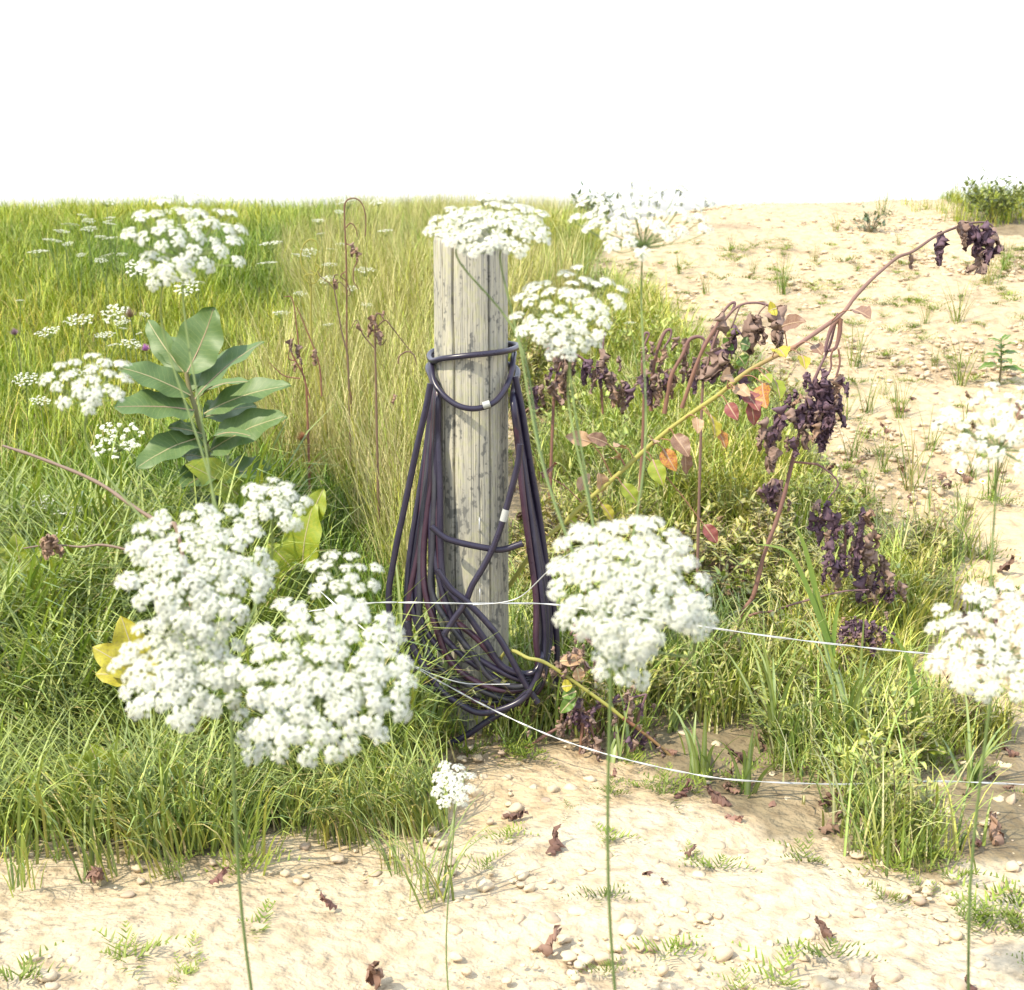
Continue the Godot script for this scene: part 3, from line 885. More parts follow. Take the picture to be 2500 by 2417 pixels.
func umbel_part(plant: Node3D, centre: Vector3, radius: float, n: Vector3, count: int, size: float, spread := 1.0) -> Vector3:
	var b := facing(n.cross(Vector3(0.2, 0.1, 1.0)), n, 1.0)
	var hub := Vector3(0, -0.62 * radius, 0)
	var sh := Shape.new()
	var tops := []
	for k in count:
		var rr := radius * sqrt((k + 0.4) / count) * rng.randf_range(0.93, 1.07)
		var az := k * 2.39996 + rng.randf_range(-0.16, 0.16)
		var f := rr / radius
		var lift := radius * (0.08 - 0.12 * f * f + rng.randf_range(-0.06, 0.06))
		var p := Vector3(cos(az) * rr * spread, lift, sin(az) * rr)
		tops.append(p)
		tube(sh, smooth([hub, hub.lerp(p, 0.5) + Vector3(p.x, 0, p.z) * 0.12 - Vector3(0, 0.06 * radius, 0), p - Vector3(0, 0.005, 0)], 3), 0.0006, 0.0005, 4, Color(0.2, 0.27, 0.09), Color(0.28, 0.33, 0.14))
	for k in 9:
		var az := TAU * k / 9.0
		blade(sh, hub, Vector3(cos(az), 0, sin(az)), radius * 0.5, 0.0012, 1.3, 0.6, Color(0.14, 0.2, 0.06), Color(0.2, 0.26, 0.08), 3)
	var o := part("umbel", sh.mesh(), M.stem, plant, Transform3D(b, centre - plant.position))
	for k in count:
		var p: Vector3 = tops[k]
		var nn := Vector3(p.x / radius * 0.5 + rng.randfn(0, 0.12), 1.0, p.z / radius * 0.5 + rng.randfn(0, 0.12)).normalized()
		var bb := facing(nn.cross(Vector3(0.1, 0.2, 1)).rotated(nn, rng.randf() * TAU), nn, size * rng.randf_range(0.76, 1.1))
		part("umbellet", umbellets[rng.randi() % 5], M.petal, o, Transform3D(bb, p))
	return centre + b * hub


func near_flower(label: String, foot: Vector3, fork: Vector3, heads: Array, group := "") -> void:
	var plant := thing("wild_carrot", label, "flower", foot, group)
	if heads.size() > 1:
		stem_part("stem", plant, [foot - Vector3(0, 0.02, 0), foot.lerp(fork, 0.35) + Vector3(0.006, 0, 0.004), foot.lerp(fork, 0.7) - Vector3(0.005, 0, 0), fork], 0.0016, 0.0013, M.stem, Color(0.11, 0.16, 0.05), Color(0.15, 0.21, 0.06), 8, 0.1)
	for h in heads:
		var c: Vector3 = h[0]
		var to_eye := (Vector3(0, EYE, 0) - c).normalized()
		var n: Vector3 = (to_eye * h[2] + Vector3.UP + (h[5] if h.size() > 5 else Vector3.ZERO)).normalized()
		var hub := umbel_part(plant, c, h[1], n, h[3], h[4], h[6] if h.size() > 6 else 1.0)
		var from := fork if heads.size() > 1 else foot - Vector3(0, 0.02, 0)
		var long := (hub - from).length()
		var dip := hub - n * minf(0.03, long * 0.2) - Vector3(0, minf(0.03, long * 0.2), 0)
		var knee := from.lerp(dip, 0.5) + Vector3(rng.randfn(0, 0.02) * long, 0, -0.03 * long)
		if c.x < 0.0 and from.x > 0.0:
			# these two climb beside the post and turn in under their heads
			stem_part("stem", plant, [from, Vector3(0.03, lerpf(from.y, dip.y, 0.45), lerpf(from.z, dip.z, 0.45)), Vector3(0.007, lerpf(from.y, dip.y, 0.86), lerpf(from.z, dip.z, 0.86)), hub - n * 0.012 - Vector3(0, 0.01, 0), hub], 0.0011, 0.0009, M.stem, Color(0.13, 0.18, 0.05), Color(0.18, 0.24, 0.07), 7, 0.1)
			continue
		stem_part("stem", plant, [from, knee, dip, hub], 0.0011, 0.0009, M.stem, Color(0.13, 0.18, 0.05), Color(0.18, 0.24, 0.07), 7, 0.1)
	# ferny leaves low on the stem
	for k in 5:
		var az := k * 2.4
		var sh := Shape.new()
		var l := rng.randf_range(0.12, 0.18)
		var dirn := Vector3(cos(az), 0.9, sin(az)).normalized()
		for s in 14:
			var f := (s + 1) / 14.0
			var p := Vector3(0, 0.01, 0) + dirn * l * f - Vector3.UP * 0.45 * l * f * f
			for sg in [-1.0, 1.0]:
				for w in 3:
					var az2: float = az + sg * (0.5 + 0.4 * w)
					blade(sh, p, Vector3(cos(az2), 0, sin(az2)), 0.04 * (1.1 - f), 0.003, 1.1 + 0.2 * w, 0.3, Color(0.09, 0.15, 0.04), Color(0.12, 0.18, 0.05), 2)
		part("leaf", sh.mesh(), M.grass, plant)


func build_flowers() -> void:
	make_umbellets()
	# sparse: fewer and smaller umbellets
	near_flower("tall wild carrot with huge dense white heads in front of the milkweed", on_land(-0.21, -1.12), ([Vector3(-0.238, 0.652, -1.140)])[0], [
		[([Vector3(-0.251, 0.775, -1.100)])[0], 0.060, 1.5, 70, 1.0],
		[([Vector3(-0.260, 0.702, -1.070)])[0], 0.052, 1.6, 58, 1.0],
		[([Vector3(-0.140, 0.714, -1.020)])[0], 0.067, 1.7, 84, 1.02],
		[([Vector3(-0.195, 0.642, -1.090)])[0], 0.030, 1.5, 15, 0.95],
		[([Vector3(-0.205, 0.806, -1.200)])[0], 0.030, 0.9, 17, 0.9, Vector3(0.2, 0, 0)],
		[([Vector3(-0.141, 0.747, -1.160)])[0], 0.034, 1.0, 16, 0.85],
		[([Vector3(-0.291, 1.035, -1.300)])[0], 0.054, 0.8, 32, 0.95, Vector3(0.15, 0, 0)],
		[([Vector3(-0.312, 1.001, -1.280)])[0], 0.024, 0.8, 9, 0.95],
		[([Vector3(-0.378, 0.905, -1.260)])[0], 0.038, 0.8, 20, 0.9]])
	near_flower("tall wild carrot with white heads right of the hose coil and post top", on_land(0.1, -1.1), ([Vector3(0.080, 0.707, -1.100)])[0], [
		[([Vector3(0.086, 0.786, -1.020)])[0], 0.058, 1.7, 76, 1.0],
		[([Vector3(0.082, 0.728, -1.020)])[0], 0.026, 1.6, 12, 0.95],
		[([Vector3(0.136, 0.756, -1.030)])[0], 0.018, 1.6, 8, 0.95],
		[([Vector3(0.050, 0.969, -1.300)])[0], 0.055, 0.75, 36, 0.95, Vector3(-0.1, 0, 0)],
		[([Vector3(0.052, 0.938, -1.280)])[0], 0.024, 0.8, 10, 0.95],
		[([Vector3(-0.010, 1.041, -1.340)])[0], 0.044, 0.7, 38, 1.0],
		[([Vector3(-0.049, 1.038, -1.360)])[0], 0.032, 0.7, 20, 0.95],
		[([Vector3(0.123, 1.050, -1.360)])[0], 0.062, 0.6, 42, 1.0, Vector3.ZERO, 1.15]])
	near_flower("wild carrot with white heads in front of the bare sandy bank", on_land(0.42, -1.2), ([Vector3(0.426, 0.645, -1.200)])[0], [
		[([Vector3(0.402, 0.707, -1.120)])[0], 0.058, 1.5, 62, 0.95],
		[([Vector3(0.424, 0.869, -1.220)])[0], 0.052, 1.0, 34, 0.9]])
	near_flower("single small white flower head low before the wooden post foot", on_land(-0.06, -1.55), Vector3.ZERO, [
		[([Vector3(-0.070, 0.374, -1.600)])[0], 0.027, 1.4, 16, 0.95]])
	# small flowers out in the meadow
	var spots: Array = [[-1.731, 1.045, -6.216, 0.0639], [-1.764, 0.991, -5.944, 0.0306], [-1.704, 0.970, -5.828, 0.0420], [-1.752, 0.955, -5.748, 0.0532], [-1.631, 0.980, -5.884, 0.0363], [-1.624, 0.967, -5.812, 0.0299], [-1.597, 0.958, -5.764, 0.0356], [-1.660, 0.941, -5.680, 0.0497], [-1.751, 0.932, -5.628, 0.0463], [-1.763, 0.905, -5.492, 0.0367], [-1.724, 0.900, -5.472, 0.0310], [-1.670, 0.891, -5.428, 0.0307], [-1.537, 0.909, -5.528, 0.0455], [-1.581, 0.914, -5.548, 0.0342], [-1.485, 0.907, -5.524, 0.0170], [-1.745, 0.866, -5.304, 0.0600], [-1.576, 0.856, -5.272, 0.0271], [-1.483, 0.853, -5.272, 0.0434], [-1.486, 0.839, -5.204, 0.0375], [-1.433, 0.857, -5.296, 0.0327], [-1.339, 0.817, -5.132, 0.0739], [-1.112, 0.763, -4.912, 0.0707], [-1.088, 0.775, -4.968, 0.0409], [-1.274, 0.697, -4.584, 0.0707], [-1.372, 0.682, -4.524, 0.0698], [-1.175, 0.695, -4.572, 0.0282], [-1.224, 0.677, -4.488, 0.0415], [-1.208, 0.664, -4.428, 0.0182], [-1.436, 0.656, -4.408, 0.0589], [-1.248, 0.650, -4.364, 0.0494], [-1.143, 0.633, -4.268, 0.0527], [-1.194, 0.630, -4.260, 0.0263], [-1.143, 0.654, -4.368, 0.0180], [-1.228, 0.576, -4.020, 0.0455], [-1.366, 0.562, -3.976, 0.0532], [-1.270, 0.527, -3.800, 0.0430], [-1.622, 0.729, -4.724, 0.0219], [-1.302, 0.953, -5.752, 0.0473], [-1.425, 1.003, -5.984, 0.0369], [-1.400, 1.017, -6.048, 0.0373], [-0.886, 0.828, -5.236, 0.0592], [-0.742, 0.699, -4.588, 0.0472], [-0.918, 0.890, -5.504, 0.0679], [-0.758, 0.864, -5.392, 0.0555], [-0.781, 0.851, -5.340, 0.0549], [-0.659, 0.824, -5.208, 0.0429], [-0.648, 0.782, -5.012, 0.0516], [-0.527, 0.809, -5.128, 0.0580], [-0.546, 0.759, -4.892, 0.0302], [-0.715, 0.745, -4.828, 0.0348], [-0.476, 0.718, -4.684, 0.0289], [-0.496, 0.933, -5.668, 0.0525], [-0.777, 0.970, -5.824, 0.0419], [-0.745, 0.923, -5.640, 0.0290], [-0.679, 0.871, -5.420, 0.0335], [-0.697, 1.042, -6.120, 0.0692], [-0.710, 1.003, -5.960, 0.0307], [-0.569, 1.044, -6.136, 0.0505], [-1.066, 1.053, -6.172, 0.0317], [-1.019, 1.053, -6.168, 0.0254], [-0.651, 0.888, -5.488, 0.0339], [-0.574, 0.673, -4.460, 0.0275], [-1.035, 0.442, -3.676, 0.1059], [-1.118, 0.353, -3.312, 0.0409], [-1.036, 0.342, -3.268, 0.0639], [-1.023, 0.317, -3.164, 0.0488], [-1.172, 0.346, -3.272, 0.0370], [0.374, 0.675, -4.504, 0.0278], [0.265, 0.642, -4.376, 0.0315]]
	var protos := []
	for k in spots.size():
		var s: Array = spots[k]
		var top := Vector3(s[0], s[1], s[2])
		var size: float = s[3]
		var foot := on_land(top.x + rng.randf_range(-0.04, 0.04), top.z - rng.randf_range(0.0, 0.05), 0.02)
		var words := ["small flat white wild carrot head in the open upper meadow", "wild carrot flowers in the open meadow"]
		if top.x > 0.1: words = ["flat white wild carrot flower standing in the grass right of the post", "wild carrot right of the post"]
		elif size > 0.07: words = ["large white wild carrot head on long grass left of the milkweed", "large wild carrot left of the milkweed"]
		elif top.z > -3.7: words = ["white wild carrot head low in long grass near the twigs", "wild carrot near the twigs"]
		elif within(straw_zone, top.x, top.z, 0.0) or top.x > -0.95: words = ["small white wild carrot head among the dried weed stalks", "wild carrot among the dried stalks"]
		var t := thing("meadow_flower", words[0], "flower", foot, words[1])
		var n := Vector3(rng.randfn(0, 0.15), 1, 0.22 + rng.randfn(0, 0.15)).normalized()
		if size > 0.07: n = Vector3(0.0, 1, 0.75).normalized()
		var hub := top - n * size * 0.3
		stem_part("stem", t, [foot, foot.lerp(hub, 0.55) + Vector3(rng.randfn(0, 0.008), 0, rng.randfn(0, 0.008)), hub], 0.0019, 0.0012, M.stem, Color(0.1, 0.15, 0.04), Color(0.15, 0.2, 0.06), 5, 0.0, 4)
		part("umbel", far_umbels[k % 5], M.petal, t, Transform3D(facing(n.cross(Vector3(0, 0.1, 1)).rotated(n, rng.randf() * TAU), n, size * 1.3), top - foot))
	# thistles and seed heads
	var bits := [["thistle", "small purple thistle flower beside the milkweed leaves", [Vector3(-1.102, 0.615, -4.276)], Color(0.34, 0.13, 0.34), 0.016],
		["seed_head", "round brown dried seed head on a thin stalk in the meadow", [Vector3(-1.181, 0.704, -4.420)], Color(0.20, 0.13, 0.09), 0.022],
		["thistle", "dull purple thistle head at the meadow side", [Vector3(-1.578, 0.640, -4.520)], Color(0.20, 0.12, 0.16), 0.016],
		["seed_head", "rusty dried flower head between milkweed and dry grass", [Vector3(-0.551, 0.442, -3.684)], Color(0.25, 0.12, 0.06), 0.018]]
	for e in bits:
		var top: Vector3 = e[2][0]
		var foot := on_land(top.x + 0.01, top.z, 0.02)
		var t := thing(e[0], e[1], "flower", foot)
		stem_part("stem", t, [foot, foot.lerp(top, 0.6) + Vector3(0.008, 0, 0), top], 0.002, 0.0015, M.stem, Color(0.12, 0.15, 0.05))
		var sh := Shape.new()
		var r := RandomNumberGenerator.new()
		r.seed = 77
		for k in 60:
			var az := k * 2.39996
			var f := k / 59.0
			blade(sh, Vector3(cos(az), 0, sin(az)) * e[4] * 0.25 * f, Vector3(cos(az), 0, sin(az)), e[4] * r.randf_range(1.0, 1.5), 0.0035, 0.1 + 1.1 * f, -0.9 * f, e[3] * r.randf_range(0.7, 1.3), e[3] * 1.5, 3)
		part("head", sh.mesh(), M.stem, t, Transform3D(Basis.IDENTITY, top - foot - Vector3(0, 0.005, 0)))


# ---------------------------------------------------------------- dead and turning plants
var wilts := []


func hang(plant: Node3D, at: Vector3, size: float, m: Material) -> void:
	var b := Basis(Vector3.UP, rng.randf() * TAU) * Basis(Vector3.RIGHT, rng.randfn(0, 0.25))
	part("leaf", wilts[rng.randi() % wilts.size()], m, plant, Transform3D(b.scaled(Vector3.ONE * size), at - plant.position))


func dead_plants() -> void:
	for k in 8: wilts.append(wilted_mesh(900 + k))
	var plum := Color(0.17, 0.10, 0.115)
	var rust := Color(0.23, 0.115, 0.075)
	# each: label, foot, stems (lists of points, radius), wilted clusters (points), size, material
	var clumps := [
		["wilted_weed", "wilted dark weed with hooked stems leaning over the sandy bank edge",
			[[[Vector3(0.332, 0.536, -3.550), Vector3(0.326, 0.640, -3.550), Vector3(0.329, 0.695, -3.550), Vector3(0.341, 0.727, -3.550), Vector3(0.332, 0.731, -3.550), Vector3(0.327, 0.713, -3.550)], 0.004], [[Vector3(0.345, 0.543, -3.500), Vector3(0.347, 0.631, -3.500), Vector3(0.357, 0.689, -3.500), Vector3(0.374, 0.736, -3.500), Vector3(0.389, 0.744, -3.500), Vector3(0.389, 0.725, -3.500), Vector3(0.374, 0.700, -3.500)], 0.0045], [[Vector3(0.373, 0.544, -3.450), Vector3(0.388, 0.634, -3.450), Vector3(0.416, 0.691, -3.450), Vector3(0.429, 0.723, -3.450), Vector3(0.450, 0.732, -3.450), Vector3(0.466, 0.724, -3.450), Vector3(0.461, 0.705, -3.450)], 0.005], [[Vector3(0.409, 0.565, -3.400), Vector3(0.452, 0.696, -3.400), Vector3(0.488, 0.762, -3.400), Vector3(0.494, 0.783, -3.400), Vector3(0.518, 0.814, -3.400), Vector3(0.530, 0.816, -3.400), Vector3(0.522, 0.797, -3.400)], 0.0045]],
			[Vector3(0.363, 0.648, -3.480), Vector3(0.353, 0.615, -3.480), Vector3(0.374, 0.615, -3.480), Vector3(0.330, 0.680, -3.480), Vector3(0.434, 0.687, -3.480), Vector3(0.445, 0.655, -3.480), Vector3(0.467, 0.644, -3.480), Vector3(0.424, 0.630, -3.480), Vector3(0.324, 0.612, -3.480), Vector3(0.396, 0.612, -3.480), Vector3(0.497, 0.730, -3.480), Vector3(0.342, 0.590, -3.480), Vector3(0.368, 0.583, -3.480), Vector3(0.453, 0.623, -3.480), Vector3(0.303, 0.579, -3.480)], 0.062, "wilt"],
		["wilted_weed", "drooping brown weed under the lacy white flower beside the post",
			[[[Vector3(0.105, 0.521, -3.600), Vector3(0.112, 0.611, -3.600), Vector3(0.130, 0.663, -3.600), Vector3(0.145, 0.678, -3.600), Vector3(0.156, 0.667, -3.600)], 0.004], [[Vector3(0.232, 0.521, -3.600), Vector3(0.225, 0.630, -3.600), Vector3(0.230, 0.693, -3.600), Vector3(0.235, 0.730, -3.600)], 0.003], [[Vector3(0.209, 0.635, -3.620), Vector3(0.172, 0.665, -3.620), Vector3(0.151, 0.677, -3.620)], 0.003]],
			[Vector3(0.136, 0.680, -3.580), Vector3(0.147, 0.669, -3.580), Vector3(0.125, 0.658, -3.580), Vector3(0.140, 0.640, -3.580), Vector3(0.115, 0.603, -3.580), Vector3(0.133, 0.603, -3.580), Vector3(0.104, 0.576, -3.580), Vector3(0.221, 0.658, -3.580), Vector3(0.225, 0.629, -3.580), Vector3(0.215, 0.603, -3.580), Vector3(0.263, 0.580, -3.580), Vector3(0.274, 0.569, -3.580), Vector3(0.063, 0.565, -3.580), Vector3(0.203, 0.632, -3.580)], 0.075, "wilt_brown"],
		["wilted_weed", "tall red-stemmed dead weed hung with black shrivelled leaves",
			[[[Vector3(0.488, 0.080, -2.950), Vector3(0.493, 0.177, -2.950), Vector3(0.519, 0.224, -2.950), Vector3(0.538, 0.310, -2.950), Vector3(0.565, 0.397, -2.950), Vector3(0.580, 0.460, -2.950), Vector3(0.594, 0.532, -2.950), Vector3(0.605, 0.586, -2.950), Vector3(0.620, 0.656, -2.950), Vector3(0.633, 0.698, -2.950), Vector3(0.661, 0.762, -2.960), Vector3(0.672, 0.814, -2.960), Vector3(0.676, 0.827, -2.960)], 0.0048], [[Vector3(0.591, 0.520, -2.930), Vector3(0.619, 0.517, -2.930), Vector3(0.647, 0.511, -2.930), Vector3(0.685, 0.476, -2.930), Vector3(0.666, 0.442, -2.930)], 0.0025], [[Vector3(0.677, 0.820, -2.950), Vector3(0.660, 0.796, -2.950), Vector3(0.648, 0.748, -2.950)], 0.005], [[Vector3(0.678, 0.817, -2.950), Vector3(0.678, 0.787, -2.950), Vector3(0.671, 0.757, -2.950), Vector3(0.656, 0.751, -2.950)], 0.005], [[Vector3(0.665, 0.758, -2.940), Vector3(0.660, 0.740, -2.940), Vector3(0.661, 0.716, -2.940), Vector3(0.647, 0.685, -2.940)], 0.0025], [[Vector3(0.675, 0.755, -2.940), Vector3(0.679, 0.725, -2.940), Vector3(0.669, 0.685, -2.940), Vector3(0.658, 0.654, -2.940)], 0.0025]],
			[Vector3(0.636, 0.683, -2.930), Vector3(0.650, 0.659, -2.930), Vector3(0.662, 0.647, -2.930), Vector3(0.626, 0.647, -2.930), Vector3(0.651, 0.628, -2.930), Vector3(0.643, 0.604, -2.930), Vector3(0.666, 0.631, -2.930), Vector3(0.570, 0.607, -2.930), Vector3(0.558, 0.594, -2.930), Vector3(0.603, 0.610, -2.930), Vector3(0.598, 0.582, -2.930), Vector3(0.644, 0.585, -2.930), Vector3(0.650, 0.573, -2.930), Vector3(0.547, 0.564, -2.930), Vector3(0.545, 0.542, -2.930), Vector3(0.614, 0.628, -2.930), Vector3(0.658, 0.610, -2.930), Vector3(0.628, 0.665, -2.930)], 0.082, "wilt"],
		["wilted_weed", "purple shrivelled weed clump lying at the sandy bank foot",
			[[[Vector3(0.505, 0.170, -2.950), Vector3(0.565, 0.190, -2.950), Vector3(0.611, 0.206, -2.950), Vector3(0.705, 0.232, -2.950), Vector3(0.767, 0.237, -2.950)], 0.003], [[Vector3(0.487, 0.092, -2.900), Vector3(0.527, 0.110, -2.900), Vector3(0.573, 0.137, -2.900), Vector3(0.666, 0.153, -2.900), Vector3(0.722, 0.156, -2.900)], 0.003], [[Vector3(0.500, 0.089, -2.880), Vector3(0.540, 0.107, -2.880), Vector3(0.616, 0.130, -2.880), Vector3(0.724, 0.148, -2.880)], 0.003], [[Vector3(0.689, 0.257, -3.000), Vector3(0.720, 0.290, -3.000), Vector3(0.768, 0.329, -3.000)], 0.003], [[Vector3(0.722, 0.369, -3.000), Vector3(0.724, 0.320, -3.000), Vector3(0.725, 0.251, -3.000)], 0.003]],
			[Vector3(0.705, 0.373, -2.980), Vector3(0.690, 0.354, -2.980), Vector3(0.725, 0.354, -2.980), Vector3(0.752, 0.367, -2.980), Vector3(0.688, 0.321, -2.980), Vector3(0.745, 0.331, -2.980), Vector3(0.758, 0.321, -2.980), Vector3(0.756, 0.299, -2.980), Vector3(0.684, 0.269, -2.980), Vector3(0.697, 0.263, -2.980), Vector3(0.750, 0.282, -2.980), Vector3(0.788, 0.289, -2.980), Vector3(0.798, 0.269, -2.980), Vector3(0.796, 0.246, -2.980), Vector3(0.784, 0.236, -2.980), Vector3(0.795, 0.213, -2.980), Vector3(0.807, 0.226, -2.980), Vector3(0.709, 0.282, -2.980), Vector3(0.558, 0.437, -2.980), Vector3(0.567, 0.431, -2.980), Vector3(0.552, 0.428, -2.980), Vector3(0.769, 0.230, -2.980), Vector3(0.660, 0.393, -2.980), Vector3(0.673, 0.386, -2.980)], 0.068, "wilt"],
		["wilted_weed", "curled dark dead leaves below the sagging middle wire",
			[[[Vector3(0.663, 0.102, -2.820), Vector3(0.679, 0.149, -2.820), Vector3(0.708, 0.172, -2.820), Vector3(0.738, 0.181, -2.820), Vector3(0.758, 0.159, -2.820)], 0.003]],
			[Vector3(0.682, 0.194, -2.800), Vector3(0.697, 0.194, -2.800), Vector3(0.712, 0.190, -2.800), Vector3(0.727, 0.194, -2.800), Vector3(0.745, 0.194, -2.800), Vector3(0.704, 0.172, -2.800), Vector3(0.722, 0.165, -2.800), Vector3(0.737, 0.159, -2.800), Vector3(0.691, 0.184, -2.800), Vector3(0.718, 0.181, -2.800), Vector3(0.754, 0.181, -2.800), Vector3(0.675, 0.134, -2.800)], 0.05, "wilt"],
		["wilted_weed", "brown crumpled dead weed beside the foot of the hose coil",
			[[[Vector3(-0.023, -0.029, -2.600), Vector3(0.031, 0.019, -2.600), Vector3(0.074, 0.049, -2.600), Vector3(0.141, 0.088, -2.600), Vector3(0.203, 0.112, -2.600), Vector3(0.259, 0.127, -2.600)], 0.0035], [[Vector3(0.237, 0.018, -2.580), Vector3(0.241, 0.078, -2.580), Vector3(0.249, 0.110, -2.580), Vector3(0.257, 0.134, -2.580)], 0.0035], [[Vector3(0.140, 0.095, -2.580), Vector3(0.157, 0.048, -2.580), Vector3(0.172, 0.000, -2.580), Vector3(0.187, -0.054, -2.580), Vector3(0.191, -0.069, -2.580)], 0.003]],
			[Vector3(0.123, 0.111, -2.570), Vector3(0.134, 0.105, -2.570), Vector3(0.117, 0.084, -2.570), Vector3(0.112, 0.067, -2.570), Vector3(0.129, 0.082, -2.570), Vector3(0.229, 0.120, -2.570), Vector3(0.218, 0.111, -2.570), Vector3(0.234, 0.099, -2.570), Vector3(0.241, 0.058, -2.570), Vector3(0.230, 0.046, -2.570), Vector3(0.095, 0.058, -2.570), Vector3(0.143, 0.037, -2.570), Vector3(0.157, 0.019, -2.570), Vector3(0.264, 0.040, -2.570), Vector3(0.105, 0.199, -2.570), Vector3(0.116, 0.210, -2.570), Vector3(0.127, 0.239, -2.570), Vector3(0.155, 0.190, -2.570), Vector3(0.094, 0.175, -2.570)], 0.05, "wilt_brown"]]
	for e in clumps:
		var f0: Vector3 = e[2][0][0][0]
		var foot := on_land(f0.x, f0.z)
		var t := thing(e[0], e[1], "dead plant", foot)
		var first := true
		for s in e[2]:
			var pts: Array = s[0]
			var p0: Vector3 = pts[0]
			if first or p0.y - land(p0.x, p0.z) < 0.12:
				if p0.y > land(p0.x, p0.z): pts.push_front(on_land(p0.x - 0.01, p0.z, 0.02))
			first = false
			stem_part("stem", t, pts, s[1] * 1.1, s[1] * 0.6, M.bark, rust, plum, 8, 0.35)
		for p in e[3]:
			var mm: Material = M[e[5]]
			if rng.randf() < 0.25: mm = M.wilt_brown if e[5] == "wilt" else M.wilt
			hang(t, p + Vector3(0, e[4] * 0.4, 0), e[4] * rng.randf_range(0.4, 0.9), mm)
			for extra in 3: hang(t, p + Vector3(rng.randfn(0, 0.022), e[4] * rng.randf_range(-0.1, 0.7), rng.randfn(0, 0.02)), e[4] * rng.randf_range(0.25, 0.65), M.litter if rng.randf() < 0.15 else (M.wilt_brown if rng.randf() < 0.35 else mm))

	# the long cane: yellow-green low down, plum towards the drooping tip
	var cane_pts: Array = [Vector3(-0.027, 0.244, -2.800), Vector3(-0.006, 0.292, -2.780), Vector3(0.052, 0.382, -2.760), Vector3(0.099, 0.424, -2.760), Vector3(0.151, 0.475, -2.760), Vector3(0.210, 0.522, -2.780), Vector3(0.309, 0.607, -2.800), Vector3(0.409, 0.674, -2.820), Vector3(0.469, 0.719, -2.840), Vector3(0.522, 0.747, -2.850), Vector3(0.570, 0.769, -2.860), Vector3(0.621, 0.800, -2.880), Vector3(0.671, 0.833, -2.900), Vector3(0.695, 0.862, -2.910), Vector3(0.726, 0.894, -2.920), Vector3(0.759, 0.919, -2.940), Vector3(0.791, 0.943, -2.950), Vector3(0.823, 0.954, -2.960), Vector3(0.872, 0.983, -2.980), Vector3(0.922, 1.002, -3.000), Vector3(0.961, 1.011, -3.010), Vector3(0.995, 1.009, -3.020), Vector3(1.008, 0.991, -3.020), Vector3(1.001, 0.961, -3.020), Vector3(0.985, 0.934, -3.020), Vector3(0.972, 0.903, -3.020)]
	var root := on_land(-0.03, -2.86, 0.02)
	var cane := thing("bramble_cane", "long arching cane, yellow-green low down, plum towards its drooping tip", "plant", root)
	var lower := [root, root + Vector3(0.0, 0.14, 0.03)]
	for k in 8: lower.append(cane_pts[k])
	stem_part("stem", cane, lower, 0.0048, 0.0044, M.bark, Color(0.30, 0.30, 0.07), Color(0.34, 0.31, 0.07), 9, 0.2)
	stem_part("stem", cane, cane_pts.slice(7, 11), 0.0044, 0.0045, M.bark, Color(0.34, 0.31, 0.07), Color(0.30, 0.17, 0.11), 9, 0.2)
	stem_part("stem", cane, cane_pts.slice(10), 0.0045, 0.0014, M.bark, Color(0.26, 0.15, 0.12), Color(0.12, 0.085, 0.08), 9, 0.25)
	# turning leaves on the cane: centre, length, material, lean
	var LV := [[[1496,676], 0.050, "yellow"], [[1538,694], 0.036, "yellow"], [[1566,670], 0.036, "brownleaf"], [[1649,601], 0.052, "brownleaf"], [[1439,770], 0.050, "red"], [[1464,758], 0.056, "orange"], [[1487,745], 0.044, "lime"], [[1470,726], 0.03, "lime"], [[1420,750], 0.04, "tan"], [[1439,790], 0.046, "red"], [[1403,788], 0.038, "red"], [[1305,853], 0.05, "brownleaf"], [[1282,881], 0.046, "orange"], [[1310,887], 0.042, "brownleaf"], [[1142,842], 0.04, "brownleaf"], [[1107,841], 0.046, "tan"], [[1184,856], 0.036, "tan"], [[1179,878], 0.036, "tan"], [[1119,923], 0.036, "tan"], [[1150,925], 0.04, "tan"], [[1162,982], 0.036, "yellow"], [[1039,1027], 0.036, "orange"], [[1049,895], 0.05, "red"], [[1364,817], 0.05, "yellow"], [[1335,815], 0.034, "tan"], [[1250,845], 0.034, "tan"], [[1380,840], 0.04, "orange"], [[1095,1000], 0.03, "lime"], [[1205,945], 0.044, "lime"], [[1260,905], 0.05, "lime"], [[1390,720], 0.045, "tan"], [[1520,620], 0.05, "brownleaf"], [[1360,1022], 0.04, "red"]]
